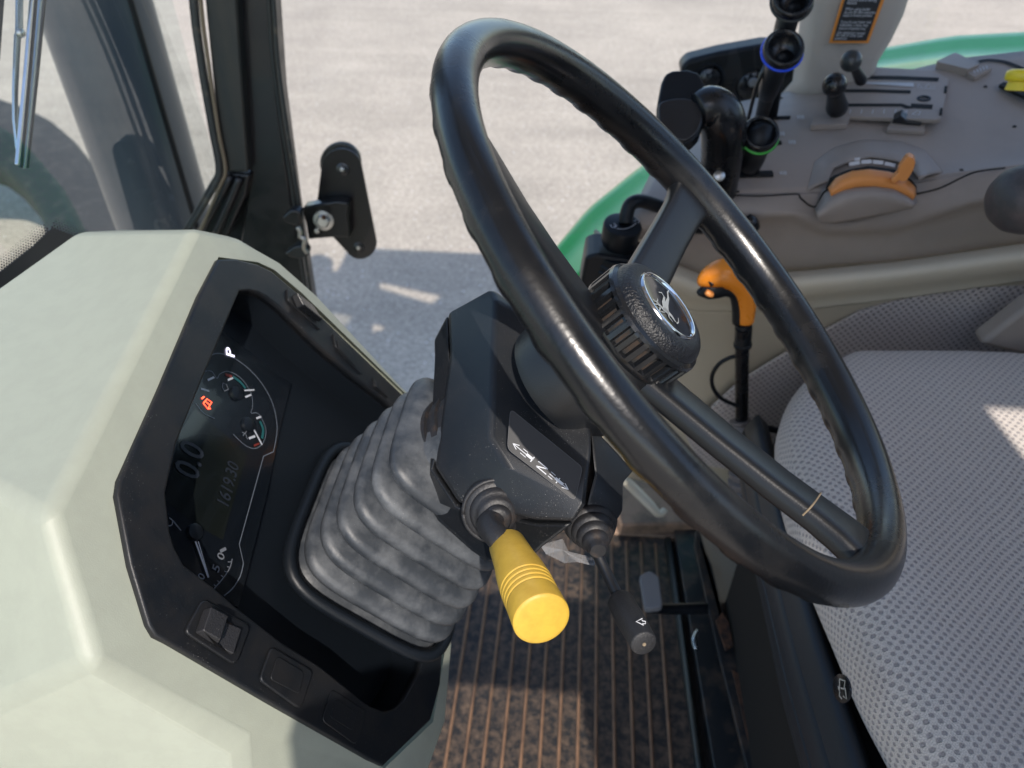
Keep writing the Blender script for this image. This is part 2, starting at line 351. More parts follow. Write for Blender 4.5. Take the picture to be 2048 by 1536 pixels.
def textmesh(s,p0,p1,nrm,size=None,align='LEFT',shear=0,flip=False):
    """text whose baseline runs p0->p1, facing nrm; size default: fit width"""
    cu=bpy.data.curves.new('t','FONT'); cu.body=s; cu.resolution_u=3; cu.shear=shear; cu.offset=.01
    ob=bpy.data.objects.new('t',cu); COL.objects.link(ob)
    dg=bpy.context.evaluated_depsgraph_get(); me=bpy.data.meshes.new_from_object(ob.evaluated_get(dg))
    w=max((q.co.x for q in me.vertices),default=1); d=p1-p0; x=d.normalized(); y=nrm.cross(x).normalized()
    k=d.length/w; ky=size if size else k
    v=[p0+x*q.co.x*k+y*q.co.y*ky for q in me.vertices]; f=[tuple(p.vertices) for p in me.polygons]
    bpy.data.objects.remove(ob); bpy.data.curves.remove(cu); bpy.data.meshes.remove(me)
    return v,f
def ext(c,k=1.2): return list(c)+[c[-1]+(c[-1]-c[-2])*k]
def pix(l,fn): return [fn(*q) for q in l]

# ================================================================ SETTING
g=[Vector((-60,-60,-1.15)),Vector((60,-60,-1.15)),Vector((60,90,-1.15)),Vector((-60,90,-1.15))]
obj('ground',g,[(0,1,2,3)],'ground',label='pale sunlit asphalt yard outside the cab',kind='structure')

# ================================================================ STEERING WHEEL
W=thing('steering_wheel','black three spoke steering wheel with grained hub cap and worn shiny rim','steering wheel',WC)
RW=.195
def rimmesh():
    v=[];f=[];NT=320;NP=28
    for i in range(NT):
        th=2*math.pi*i/NT; rd=AY*math.cos(th)+WB*math.sin(th)
        sc=math.sin(th*40); sc=max(0,sc)**.7
        for j in range(NP):
            ph=2*math.pi*j/NP; cr=math.cos(ph); sn=math.sin(ph)
            r=.0119+max(0,((WC+rd*RW-CAM).dot(F)-.35))*.0205
            w=max(0,-sn-.5)       # underside
            r+= -.0005+ .0010*sc*min(1,w*3)
            v.append(WC+rd*(RW+cr*r*1.0)+WN*(sn*r*1.02))
    for i in range(NT):
        for j in range(NP): f.append((i*NP+j,((i+1)%NT)*NP+j,((i+1)%NT)*NP+(j+1)%NP,i*NP+(j+1)%NP))
    return v,f
obj('rim',*rimmesh(),'rim',W,smooth=True,auto=80)
def spoke(ang,tan=False):
    a=R_(ang); rd=AY*math.cos(a)+WB*math.sin(a); sd=WN.cross(rd)
    def P(r,h): return WC+rd*r+WN*h
    secs=[]
    # r, height of centre, half width, half thickness
    for r,h,w,t in [(.028,-.060,.020,.010),(.05,-.053,.0190,.0098),(.09,-.040,.0180,.0095),(.13,-.026,.0172,.0095),(.158,-.015,.0175,.0095),(.172,-.010,.0190,.0098),(.183,-.0065,.0215,.0098),(.192,-.006,.0230,.0085)]:
        c=P(r,h); up=(WN*.95-rd*.28).normalized()
        prof=[]
        for q_ in range(20):
            an_=2*math.pi*q_/20; cc,ss=math.cos(an_),math.sin(an_)
            prof.append((w*math.copysign(abs(cc)**.42,cc),t*.85*math.copysign(abs(ss)**.62,ss)))
        secs.append([c+sd*x+up*y for x,y in prof])
    n=20
    v=[p for s in secs for p in s]; f=[]
    for i in range(len(secs)-1):
        for k in range(n): f.append((i*n+k,i*n+(k+1)%n,(i+1)*n+(k+1)%n,(i+1)*n+k))
    f+=[tuple(range(n)),tuple(range((len(secs)-1)*n,len(secs)*n))[::-1]]
    o=obj('spoke',v,f,'spoke',W,smooth=True,auto=50)
    if tan:
        r=.151; h=-.0176; w=.0174;t=.0096; c=P(r,h); up=(WN*.95-rd*.28).normalized()
        pr=[(w*math.copysign(abs(math.cos(a_))**.42,math.cos(a_)),t*.85*abs(math.sin(a_))**.62) for a_ in [math.pi*k_/14 for k_ in range(15)]]
        pts=[c+sd*x*1.01+up*(y+.0003) for x,y in pr]
        obj('seam_light_strip',*tube([(p,.0006) for p in pts],8),'brownseal',o)  # tan strip stands for light coming through the seam gap
    return o
for a,t in ((-9.5,False),(-128.5,True),(111,False)): spoke(a,t)
obj('hub',*lathe(WC,-WN,[(.052,.036),(.054,.041),(.066,.0425),(.088,.0445),(.108,.047),(.116,.046)],64),'spoke',W,smooth=True,auto=50)
def knurl():
    v=[];f=[];NT=30;seg=NT*8
    ring=[]
    a,b=AY,WB
    prof=[(d+.008,r,k) for d,r,k in [(.046,.0405,0),(.0435,.0422,0),(.041,.0424,0),(.040,.0424,1),(.026,.0424,1),(.0245,.0424,0),(.022,.0415,0),(.0205,.039,0)]]
    for d,r,kn in prof:
        for k in range(seg):
            t=2*math.pi*k/seg; ph=k%8; rr=r-(.0034 if kn and ph in(2,3,4,5) else 0)
            v.append(WC-WN*d+(a*math.cos(t)+b*math.sin(t))*rr)
    n=len(prof)
    for i in range(n-1):
        for k in range(seg): f.append((i*seg+k,i*seg+(k+1)%seg,(i+1)*seg+(k+1)%seg,(i+1)*seg+k))
    return v,f
obj('knurled_ring',*knurl(),'gloss',W,smooth=True,auto=30)
kd=MB()
for k in range(30):
    t=2*math.pi*(k*8+3.5)/(30*8); rd=AY*math.cos(t)+WB*math.sin(t); sd=WN.cross(rd)
    c=WC+rd*.0392-WN*.0415
    w=.0015*random.uniform(.6,1)
    kd.add([c+sd*w+WN*.0058,c-sd*w+WN*.0058,c-sd*w-WN*.0063,c+sd*w-WN*.0063],[(0,1,2,3)])
obj('groove_dirt',kd.v,kd.f,'dirt',W)
cap=obj('hub_cap',*lathe(WC-WN*.008,-WN,[(.0125,.0262),(.0118,.0275),(.0118,.030),(.0125,.0335),(.0145,.0362),(.0175,.0382),(.0215,.0392),(.0235,.039)],72),'leather',W,smooth=True,auto=60)
obj('medallion_ring',*lathe(WC-WN*.008,-WN,[(.0125,.0232),(.0108,.0243),(.0102,.0252),(.0108,.0262),(.0125,.0268)],64,cap=False),'chrome',cap,smooth=True)
obj('medallion',*lathe(WC-WN*.008,-WN,[(.0112,.0001),(.01125,.012),(.0114,.0195),(.0118,.0238),(.013,.0238)],64),'face',cap,smooth=True,auto=40)
# leaping deer emblem, traced on the medallion plane
mp0=WC-WN*.0188
def E5(x,y): return PL(1080+x/3.84,400+y/3.84,mp0,WN)
deer=MB()
for pts,ws in [([(915,800),(945,835),(985,862),(1015,895),(1040,935)],[9,22,30,20,7]),
               ([(1040,930),(1052,948),(1064,938),(1062,905)],[9,7,6,3]),
               ([(918,815),(905,790),(880,772),(868,760)],[12,7,5,3]),([(905,800),(885,800),(872,790)],[6,4,3]),([(895,785),(905,765),(900,752)],[5,4,2]),
               ([(925,825),(915,850),(935,858),(962,862)],[8,6,5,3]),
               ([(975,862),(972,800),(985,755),(980,710),(990,692)],[26,22,12,8,4]),
               ([(960,850),(948,790),(955,745),(935,712),(912,708)],[22,18,11,7,4]),
               ([(985,870),(992,900),(1020,935)],[12,8,5])]:
    P_=[E5(*p) for p in pts]
    v=[];f=[]
    for i,p in enumerate(P_):
        d=P_[min(i+1,len(P_)-1)]-P_[max(i-1,0)]; s=d.cross(WN).normalized()*(ws[i]/3.84*.47/1500/2*1.9); v+=[p+s,p-s]
    for i in range(len(P_)-1): f.append((2*i,2*i+1,2*i+3,2*i+2))
    deer.add(v,f)
obj('emblem',deer.v,deer.f,'silver',cap)

# ================================================================ STEERING COLUMN
SC=thing('steering_column','faceted black plastic steering column housing rising from a grey rubber bellows','steering column',WC-WN*.3)
cv=[(896,626,.575),(984,577,.56),(1075,640,.555),(1120,740,.53),(1183,860,.495),(1183,905,.485),(1171,1011,.475),(1148,1044,.478),(1073,1042,.485),(917,1007,.512),(870,935,.528),(900,706,.565),
    (991,600,.548),(980,874,.500),(1011,930,.490)]
CV=[PD(*q) for q in cv]
# top shell: facets
shell=MB(); CVb=[p-WN*.0-F*-.07 for p in CV[:12]]
faces=[(0,1,12),(0,12,13,11),(11,13,10),(1,2,12),(12,2,3,13),(13,3,4,5),(13,5,6,14),(10,13,14,9),(9,14,8),(14,6,7,8)]
vs=CV+CVb; nb=15
fs=list(faces)
for i in range(12):
    j=(i+1)%12; fs.append((i,j,nb+j,nb+i))
fs.append(tuple(nb+i for i in range(12)))
obj('top_shell',vs,fs,'col',SC,bevel=.0035,seg=3)
# side shell, left of the seam and beneath
sv=[(895,628,.582),(868,679,.60),(869,720,.60),(875,800,.595),(858,905,.575),(842,978,.56),(848,998,.553),(876,1044,.54),(942,1103,.515),(975,1126,.505),(1062,1118,.50),(1085,1095,.495),(1150,1046,.485),(1073,1046,.492),(917,1011,.518),(869,938,.534),(898,800,.56),(900,706,.572)]
SV=[PD(*q) for q in sv]; 
SVb=[p+F*.06+WN*0 for p in SV]
n=len(SV)
obj('lower_shell',SV+SVb,[tuple(range(n)),tuple(range(2*n-1,n-1,-1))]+[(i,(i+1)%n,(i+1)%n+n,i+n) for i in range(n)],'col',SC,bevel=.003,seg=3)
# right module carrying the indicator lever
rv=[(1181,850,.512),(1215,885,.515),(1268,942,.518),(1247,966,.506),(1246,1023,.500),(1222,1060,.498),(1180,1052,.495),(1172,1010,.492),(1183,965,.496)]
RV=[PD(*q) for q in rv]; mid=PD(1192,945,.484)
RVb=[p+F*.07 for p in RV]; n=len(RV)
obj('indicator_housing',RV+RVb+[PD(1190,948,.488)],[(i,(i+1)%n,2*n) for i in range(n)]+[tuple(range(2*n-1,n-1,-1))]+[(i,(i+1)%n,(i+1)%n+n,i+n) for i in range(n)],'col',SC,bevel=.002)
# decal: on the right facet plane (13,3,4,5)
dn=(CV[5]-CV[13]).cross(CV[6]-CV[13]).normalized()
dfn=(CV[5]-CV[13]).cross(CV[14]-CV[13]).normalized()
if dn.dot(F)>0: dn=-dn
q0=PD(1098,900,.4866)
def DP(x,y,off=0.0): return PL(550+x/2.56,550+y/2.56,dO+dn*off,dn)
dq=[PD(1021,818,.494),PD(1165,937,.4835),PD(1150,1001,.4765),PD(1013,893,.4905)]
dn=(dq[1]-dq[0]).cross(dq[3]-dq[0]).normalized()
if dn.dot(F)>0: dn=-dn
dO=dq[0]-F*.004
dp=rnd([DP(1205,685),DP(1575,985),DP(1535,1155),DP(1190,890)],.14)
da=(dp[1]-dp[0]).normalized(); da=(DP(1575,985)-DP(1205,685)).normalized(); db=dn.cross(da)
dec=obj('direction_decal',*plate([dp],dO,da,db,.0012,.0003),'decal',SC)
obj('decal_border',*ribbon(rnd([DP(1205,685,.0003),DP(1575,985,.0003),DP(1535,1155,.0003),DP(1190,890,.0003)],.14),.0004,dn,True),'edge',dec)
dm=MB()
s0=(1218,862); s1=(1502,1098)
def DS(s,t): # s along the arrow line 0..1, t across in crop pixels
    ux,uy=(s1[0]-s0[0]),(s1[1]-s0[1]); l=math.hypot(ux,uy); nx,ny=-uy/l,ux/l
    return DP(s0[0]+ux*s+nx*t,s0[1]+uy*s+ny*t,.0005)
def dl(a,b,w): dm.add(*ribbon([DS(*a),DS(*b)],w*(.000085 if w>12 else .0001),dn))
dl((0,0),(.09,-13),4.5); dl((0,0),(.09,13),4.5); dl((0,0),(.24,0),4.5)
dl((.16,-13),(.24,-13),4); dl((.16,13),(.26,13),4)
dl((.24,-2),(.36,-2),20); dl((.35,-17),(.35,15),7)
dl((.45,13),(.63,13),6); dl((.45,13),(.60,-13),7); dl((.43,-13),(.60,-13),6)
dl((.66,-13),(.74,-13),4); dl((.66,13),(.74,13),4); dl((.66,0),(.78,0),4.5)
dl((.76,-2),(.90,-2),20); dl((.81,-17),(.81,15),7)
dl((1,0),(.91,-13),4.5); dl((1,0),(.91,13),4.5); dl((.88,0),(1,0),4.5)
obj('direction_symbols',dm.v,dm.f,'white',dec)
# bellows
def rsq(s,k,n=8,pw=.34):
    out=[]
    for q in range(4*n):
        t=2*math.pi*(q+.5)/(4*n); c,s_=math.cos(t),math.sin(t)
        e=.42
        out.append((s*math.copysign(abs(c)**e,c),s*math.copysign(abs(s_)**e,s_)))
    return out
def bellows():
    rings=[]
    pr=[(.150,.036),(.20,.040),(.214,.041)]
    d0,d1=.228,.348; nr=6
    D=[];
    pr+=[(.219,.052),(.223,.0575)]
    for i in range(nr):
        t=i/(nr-1); d=d0+(d1-d0)*t; s=.0585+(.073-.0585)*t; h=(d1-d0)/(nr-1)/2
        g=.0115
        pr+=[(d-h*.55,s-.003),(d-h*.35,s+.0008),(d-h*.05,s+.0018),(d+h*.3,s+.0012),(d+h*.5,s-.0015),(d+h*.72,s-g),(d+h*1.1,s-g-.001)]
    pr+=[(.366,.073),(.372,.075)]
    v=[];f=[]
    for d,s in pr:
        c=WC-WN*d-WB*(.003+.024*max(0,min(1,(d-.226)/.124)) if d>.221 else .0)
        for x,y in rsq(s,0,10): v.append(c+AY*x*1.02+WB*y*1.06)
    n=40
    for i in range(len(pr)-1):
        for k in range(n): f.append((i*n+k,i*n+(k+1)%n,(i+1)*n+(k+1)%n,(i+1)*n+k))
    return v,f
obj('bellows',*bellows(),'boot',SC,smooth=True,auto=60)
fr_=[WC-WN*.362-WB*.026+AY*x+WB*y for x,y in rsq(.083,0,10)]
obj('boot_frame',*tube([(p,.0055) for p in fr_+fr_[:2]],10),'black',SC,smooth=True)
obj('collar',*lathe(WC,-WN,[(.17,.046),(.20,.046),(.2,.0485),(.206,.0485),(.206,.046),(.212,.046),(.212,.049),(.219,.049),(.219,.047)],48),'rubber',SC,smooth=True,auto=40)

# ================================================================ YELLOW LEVER
bc=PD(992,1022,.502); kt=PD(1084,1240,.402); ks=PD(1012,1085,.475)
ldir=(kt-ks).normalized()
YL=thing('shift_lever','long yellow capped lever coming out of a dusty round rubber boot on the column','lever',bc)
bn=(-F*.75+(kt-ks).normalized()*.5+UP*-.1).normalized()
obj('boot',*lathe(bc-bn*.008,bn,[(0,.0225),(.004,.0228),(.008,.0222),(.010,.0195),(.0105,.018),(.013,.0175),(.015,.0155),(.0155,.014),(.018,.0132),(.0195,.0115),(.020,.0095),(.024,.009),(.0255,.007)],40),'rubber',YL,smooth=True,auto=60)
obj('boot_bead',*tube([(bc+bn*.0+ (frame_of(bn)[0]*math.cos(t)+frame_of(bn)[1]*math.sin(t))*.0218,.0016) for t in [i*math.pi*2/40 for i in range(41)]],8),'rubber',YL,smooth=True)
obj('stalk',*tube([(bc+bn*.010,.0078),(PD(978,1050,.482),.0080),(PD(996,1075,.470),.0079),(ks+ldir*.01,.0078)],18,4),'rubber',YL,smooth=True)
L=(kt-ks).length
kn=[(0,.0088),(.0015,.0105),(.004,.0117),(L*.3,.0132),(L*.45,.0148),(L*.60,.0156)]
for i in range(4):
    d=L*.62+i*.0042; kn+=[(d,.0156),(d+.0006,.0150),(d+.0016,.0150),(d+.0022,.0157)]
kn+=[(L*.97,.0160),(L*.985,.0158),(L*.995,.0150),(L,.0136),(L+.0003,.004)]
obj('knob',*lathe(ks,ldir,kn,48),'yellow',YL,smooth=True,auto=35)

# ================================================================ INDICATOR LEVER
b2=PD(1182,1050,.500); g0=PD(1238,1198,.458); g1=PD(1288,1288,.418); r0=PD(1196,1112,.482)
IL=thing('indicator_lever','slim black lever with grey cylindrical grip, printed arrow and concentric rubber boot','lever',b2)
d2=(r0-b2).normalized(); d2=(d2*.8-F*.6).normalized()
obj('boot',*lathe(b2-d2*.004,d2,[(-.008,.0185),(.0,.0185),(.002,.0182),(.003,.0165),(.0055,.0168),(.008,.0160),(.009,.0140),(.0115,.0142),(.014,.0134),(.015,.0114),(.0175,.0115),(.020,.0106),(.021,.0088),(.0235,.0088),(.026,.0078),(.027,.0062),(.030,.006),(.0325,.005)],40),'rubber',IL,smooth=True,auto=60)
obj('stalk',*tube([(b2+d2*.02,.0035),(r0,.0036),(g0+(g1-g0)*.05,.0036)],14),'frame',IL,smooth=True,auto=60)
gd=(g1-g0).normalized(); gl=(g1-g0).length
gr=obj('grip',*lathe(g0,gd,[(0,.0045),(.0008,.0068),(.0035,.0082),(gl*.5,.0084),(gl*.97,.0076),(gl*.99,.0073),(gl,.0066),(gl+.0002,.0015)],36),'grip',IL,smooth=True,auto=40)
obj('end_dot',*lathe(g1+gd*.0003,gd,[(0,.0011),(.0004,.0010)],14),'brownseal',gr)
ac=PD(1280,1243,.43); an=-F.normalized(); 
def AP(x,y): return PL(1200+x/2.239,850+y/2.239,PD(1280,1243,.4215),-F)
arr=[(162,880),(190,866),(188,876),(204,880),(203,890),(190,888),(197,897)]
obj('arrow_mark',*ribbon([AP(*p) for p in arr],.0005,F,True),'white',gr)
# clear film scrap hanging under the column
fl=[(1080,1090),(1125,1078),(1140,1110),(1172,1122),(1196,1118),(1188,1132),(1155,1124),(1130,1126),(1092,1108)]
rng=random.Random(3)
fv=[PD(x,y,.505+rng.uniform(-.006,.006)) for x,y in fl]+[PD(1125,1100,.500)]
obj('plastic_scrap',fv,[(i,(i+1)%9,9) for i in range(9)],'film',label='crumpled scrap of clear plastic film hanging beneath the column by the indicator boot',cat='plastic scrap',solid=.0004)

# ================================================================ DASHBOARD
D=thing('dashboard','sage cream faceted dashboard cowl with black instrument bezel','dashboard',P0)
I_=[(437,518),(470,517),(515,528),(545,543),(600,590),(690,678),(790,774),(850,832),(886,1300),(881,1370),(862,1440),(768,1531),(740,1518),(540,1404),(335,1284),(312,1272),(298,1250),(262,1130),(235,990),(240,960),(320,780),(400,590)]
J_=[(480,582),(500,581),(518,585),(535,594),(559,613),(637,691),(713,756),(767,797),(822,850),(848,1120),(856,1260),(840,1340),(807,1400),(790,1417),(768,1423),(734,1408),(639,1331),(566,1286),(467,1209),(429,1175),(368,1129),(350,1095),(341,1064),(332,985),(354,886),(405,760)]
IP=pix(I_,PP); JP=pix(J_,PP)
a_,b_=AY,PM.cross(AY)
bz=obj('bezel',*plate([IP,JP],P0,a_,b_,.010,.0018,3),'bezel',D,smooth=True,auto=50)
n=len(JP); RD=.036
JB=[p-PM*RD for p in JP]; JF=[p-PM*.004 for p in JP]
obj('recess_wall',JF+JB,[(i,(i+1)%n,(i+1)%n+n,i+n) for i in range(n)],'black',D,smooth=True,auto=40)
JW=[p-PM*RD for p in JP]
obj('recess_plate',*plate([[p+ (p-P0).normalized()*.03 for p in JW]],P0-PM*RD,a_,b_,.004,0),'black',D)
# cluster display: slab on the recess plate
cl=[(420,640),(583,767),(560,860),(536,985),(510,1090),(478,1215),(420,1200),(330,1130),(280,1010),(300,880),(350,760)]
CO=-.0325
def CP(u,v,off=0): return PL(u,v,P0+PM*(CO+off),PM)
clus=obj('instrument_cluster',*plate([pix(cl,CP)],P0+PM*CO,a_,b_,.003,.0008),'cluster',D)
def z5(x,y,off=.0006): return CP(320+x/2.743,660+y/2.743,off)
def marks(name,lst,mt,par,off=.0006):
    mb=MB()
    for pts,w in lst: mb.add(*ribbon([z5(x,y,off) for x,y in pts],w/2.743*.65/1500,PM))
    return obj(name,mb.v,mb.f,mt,par,isl=name in('teal_arc','red_arc','gauge_needle','tick','gauge_outline'))
def sm(pts,k=5): return [tuple(p) for p in catmull(pts,k)]
marks('outline',[(sm([(250,165),(295,132),(350,132),(420,162),(500,225),(570,310),(620,410),(642,520),(636,600),(622,668)]),4),([(622,668),(568,692),(435,1175),(458,1280)],4),(sm([(458,1280),(440,1350),(400,1415),(352,1457)]),5)],'clusterline',clus)
lcd=obj('lcd_screen',*plate([[z5(*p,.0004) for p in [(110,560),(190,430),(480,680),(345,1150),(220,1080),(20,930),(60,800)]]],P0+PM*(CO+.0004),a_,b_,.0006,0),'lcd',clus)
marks('gauge_outline',[(sm([(190,330),(230,240),(280,225),(312,265),(330,240),(380,228),(450,270),(500,350),(508,420),(500,455),(540,460),(580,540),(570,610),(530,648),(480,640),(430,600),(402,570)]),3),(sm([(195,400),(240,455),(300,485)]),3)],'clusterline',clus)
marks('teal_arc',[(sm([(400,255),(440,285),(470,320)]),14),(sm([(548,500),(566,545),(560,595)]),16)],'teal',clus)
marks('red_arc',[(sm([(360,245),(380,250),(395,258)]),16),(sm([(545,622),(530,628),(515,635)]),10)],'red',clus)
marks('tick',[([(262,275),(298,258)],10),([(372,275),(400,262)],10),([(468,368),(500,355)],10),([(528,485),(555,475)],10),([(488,595),(522,582)],12),([(225,322),(270,335)],9)],'white',clus)
marks('gauge_needle',[([(515,545),(560,630)],10),([(463,332),(518,328)],8)],'white',clus,.0012)
marks('engine_speed_needle',[([(195,1160),(266,1358)],9),([(210,1160),(268,1356)],5)],'white',clus,.0014)
marks('speed_scale',[(sm([(396,1255),(385,1300),(355,1350),(298,1418)]),5),([(396,1272),(372,1272)],4),([(388,1303),(368,1298)],4),([(372,1330),(352,1322)],4),([(352,1358),(335,1345)],4),([(330,1388),(314,1374)],4),([(308,1408),(296,1395)],4),([(330,1215),(362,1198)],15)],'dim',clus)
def hub(x,y,r): return lathe(z5(x,y,.0),PM,[(0,r),(.0025,r*.95),(.003,r*.8)],24)
hb=MB(); 
for x,y in [(415,350),(480,520),(185,1110)]: hb.add(*hub(x,y,.0062))
obj('needle_hub',hb.v,hb.f,'black',clus,isl=True,smooth=True,auto=40)
def ctext(name,s,x0,y0,x1,y1,mt,par,size=None,off=.0011,shear=0): return obj(name,*textmesh(s,z5(x0,y0,off),z5(x1,y1,off),PM,size,shear=shear),mt,par)
cl_=pix(cl,lambda u,v:PL(u,v,P0-PM*.027,PM)); obj('cover_lens',cl_,[tuple(range(len(cl_)))],'lens',clus)
ctext('digit','0',348,1268,356,1232,'dim',clus,.009)
ctext('digit','5',320,1335,330,1300,'dim',clus,.009)
ctext('digit','0',240,1375,248,1345,'dim',clus,.008)
ctext('speed_reading','0.0',205,835,245,655,'lcdseg',clus,.030)
ctext('hour_reading','1619.30',372,985,434,745,'lcdseg',clus,.016)
pl=obj('park_letter',*textmesh('P',PL(320+410/2.743,660+156/2.743,P0-PM*.0315,PM),PL(320+404/2.743,660+104/2.743,P0-PM*.0315,PM),PM,.0125),'glowwhite',D)
marks('battery_lamp',[([(238,402),(258,378),(284,396),(262,432),(238,402)],6),([(250,392),(274,412)],5),([(262,432),(278,430)],6),([(228,376),(244,366)],7)],'glowred',clus)
ic=MB()
for pts in ([(345,290),(365,300),(375,325),(355,335),(342,315),(345,290)],[(450,560),(470,570),(480,600)],[(455,580),(475,555)],):
    ic.add(*ribbon([z5(*p) for p in pts],.0007,PM))
obj('gauge_symbol',ic.v[:12],[f for f in ic.f if max(f)<12],'dim',clus)
obj('gauge_symbol',ic.v[12:],[tuple(i-12 for i in f) for f in ic.f if min(f)>=12],'dim',clus); ic=MB()
for k in range(5): ic.add(*ribbon([z5(70+k*8,1045+k*10),z5(84+k*8,1060+k*10)],.0008,PM)); 
ic.add(*ribbon([z5(*p) for p in sm([(50,1030),(68,1045),(64,1070),(40,1075)])],.0008,PM))
obj('lamp_symbol',ic.v,ic.f,'dim',clus)
# raised frame round the bellows foot
bf=[(618,905),(600,1030),(570,1115),(585,1150),(880,1272),(886,1300),(850,850),(700,830)]
# rocker and blanks on the near side
def c3(x,y,off=0): return PP(200+x/2.621,950+y/2.621,off)
def raised(name,quad,h,par,mt='bezel',bev=.0012,r=.18,base=0):
    q=rnd([c3(*p,base) for p in quad],r)
    vv,ff=prism(q,PM*(h)); return obj(name,vv,ff,mt,par,bevel=bev,seg=3)
rs=raised('rocker_switch',[(525,650),(778,795),(700,1005),(428,828)],.0028,D)
rk=[(540,704),(724,812),(682,944),(497,828)]
q=[c3(*p,.0028) for p in rk]
mid0=(q[0]+q[1])/2; mid1=(q[3]+q[2])/2
rv_=[q[0],q[1],q[2],q[3],q[0]+PM*.0075,mid0.lerp(q[0],.12)+PM*.0085,mid0+PM*.0012+(q[1]-q[0])*.08,q[1]+PM*.0035,q[3]+PM*.0075,mid1.lerp(q[3],.12)+PM*.0085,mid1+PM*.0012+(q[2]-q[3])*.08,q[2]+PM*.0035]
rk_o=obj('rocker',rv_,[(0,1,2,3),(4,5,9,8),(5,6,10,9),(6,7,11,10),(0,4,8,3),(1,7,11,2),(0,4,5,6,7,1),(3,8,9,10,11,2)],'grip',rs,bevel=.0009,seg=3)
lam=MB()
def c3b(x,y): return PP(200+x/2.621,950+y/2.621,.0095)
lam.add(*ribbon([c3b(*p) for p in sm([(603,832),(612,796),(632,775),(636,800),(622,832),(603,838)],3)],.0004,PM))
obj('switch_symbol',lam.v,lam.f,'white',rs)
for quad,inner,h in [([(885,900),(1108,1032),(1040,1234),(822,1078)],[(925,950),(1065,1035),(1040,1150),(885,1070)],.0026),([(1210,1122),(1393,1240),(1338,1418),(1158,1288)],[(1235,1175),(1345,1245),(1320,1340),(1205,1270)],.0012)]:
    b=raised('blank_switch_cover',quad,h,D)
    q=rnd([c3(*p,h) for p in inner],.2); vv,ff=prism(q,PM*.0012 if h>.002 else PM*.0006); obj('inner_step',vv,ff,'bezel',b,bevel=.0005)
# far side switches
def c2(x,y,off=0): return PP(200+x/2.926,500+y/2.926,off)
def far(name,quad,h,par,mt='bezel',r=.18):
    q=rnd([c2(*p) for p in quad],r); vv,ff=prism(q,PM*h); return obj(name,vv,ff,mt,par,bevel=.001,seg=2)
fs_=far('rocker_switch',[(1085,228),(1240,330),(1290,480),(1090,300)],.0022,D)
q=[c2(*p,.0022) for p in [(1115,265),(1235,330),(1278,425),(1150,345)]]
vv=[q[0],q[1],q[2],q[3],q[0]+PM*.008,q[1]+PM*.003,q[2]+PM*.006,q[3]+PM*.009]
obj('rocker',vv,[(0,1,2,3),(4,5,6,7),(0,1,5,4),(1,2,6,5),(2,3,7,6),(3,0,4,7)],'gloss',fs_,bevel=.0015,seg=3)
for quad in ([(1355,490),(1480,590),(1530,740),(1370,570)],[(1590,745),(1655,800),(1680,870),(1600,800)]):
    b=far('blank_switch_cover',quad,.0022,D)
    cx=sum(p[0] for p in quad)/4; cy=sum(p[1] for p in quad)/4
    q=[c2(cx+(x-cx)*.62,cy+(y-cy)*.62,.0022) for x,y in quad]; obj('inner_step',*prism(q,PM*.0015),'bezel',b,bevel=.0005)
# cowl shell: inner loop at the bezel, chamfer, outer crease, then silhouette loop running forward
IO=[(437,514),(515,524),(548,539),(604,586),(795,772),(856,830),(890,1300),(866,1444),(768,1537),(334,1289),(294,1255),(231,988)]
OO=[(388,455),(478,476),(562,522),(640,592),(806,774),(870,832),(908,1285),(896,1440),(850,1580),(480,1488),(178,1330),(93,1040)]
def O1(u,v): return PL(u,v,P0-PM*.010,PM)
lo=[PP(u,v,-.004) for u,v in IO]; l1=[O1(u,v) for u,v in OO]
TG=[(150,465,.70),(300,452,.80),(540,520,.85),(640,605,.82),(790,780,.78),(860,850,.75),(915,1300,.68),(905,1460,.6),(880,1680,.55),(500,1850,.48),(-160,1480,.46),(-330,800,.52)]
l2=[PD(*q) for q in TG]
l2[1]=PD(250,459,.78)
for i in (2,3,4,5,6,7): l2[i]=l1[i]-PM*.10+Vector((0,-.012,0))
n=12; vs=lo+l1+l2; fs=[]
for i in range(n):
    j=(i+1)%n; fs.append((i,j,n+j,n+i)); fs.append((n+i,n+j,2*n+j,2*n+i))
l3=[p+Vector((-.05,0,-.10)) if k not in (0,1,11) else p+Vector((-.02,0,-.08)) for k,p in enumerate(l2)]
vs+=l3
for i in range(n):
    j=(i+1)%n; fs.append((2*n+i,2*n+j,3*n+j,3*n+i))
obj('cowl',vs,fs,'cowl',D,bevel=.011,seg=6)

# ================================================================ FRONT GLASS, POST, BRACKET, WIPER
X0=-.545
gl=[Vector((X0,-.35,.44)),Vector((X0,1.045,.44)),Vector((X0,1.035,1.95)),Vector((X0,-.35,1.95))]
obj('windscreen',gl,[(0,1,2,3)],'glass',label='tinted front windscreen left of the corner post, reflecting the mirror bracket',cat='windscreen')
CF=thing('cab_post','black front corner post of the cab with rubber seals and door edge','cab post',PY(600,600,1.05))
def vpl(name,poly,Y,th,mt,par,bev=.003,fn=None):
    p=[ (fn or (lambda u,v:PY(u,v,Y)))(u,v) for u,v in poly]
    vv,ff=prism(p,Vector((0,th,0))); return obj(name,vv,ff,mt,par,bevel=bev,seg=3)
vpl('post',[(430,-700),(485,-700),(553,190),(585,420),(622,640),(560,660),(470,560),(500,352),(490,300),(478,120),(468,-40)],1.065,.05,'frame',CF,.004)
vpl('post_face',[(345,-700),(431,-700),(471,-40),(481,120),(497,345),(448,345),(432,230),(405,-40)],1.045,.03,'framegrey',CF,.004)
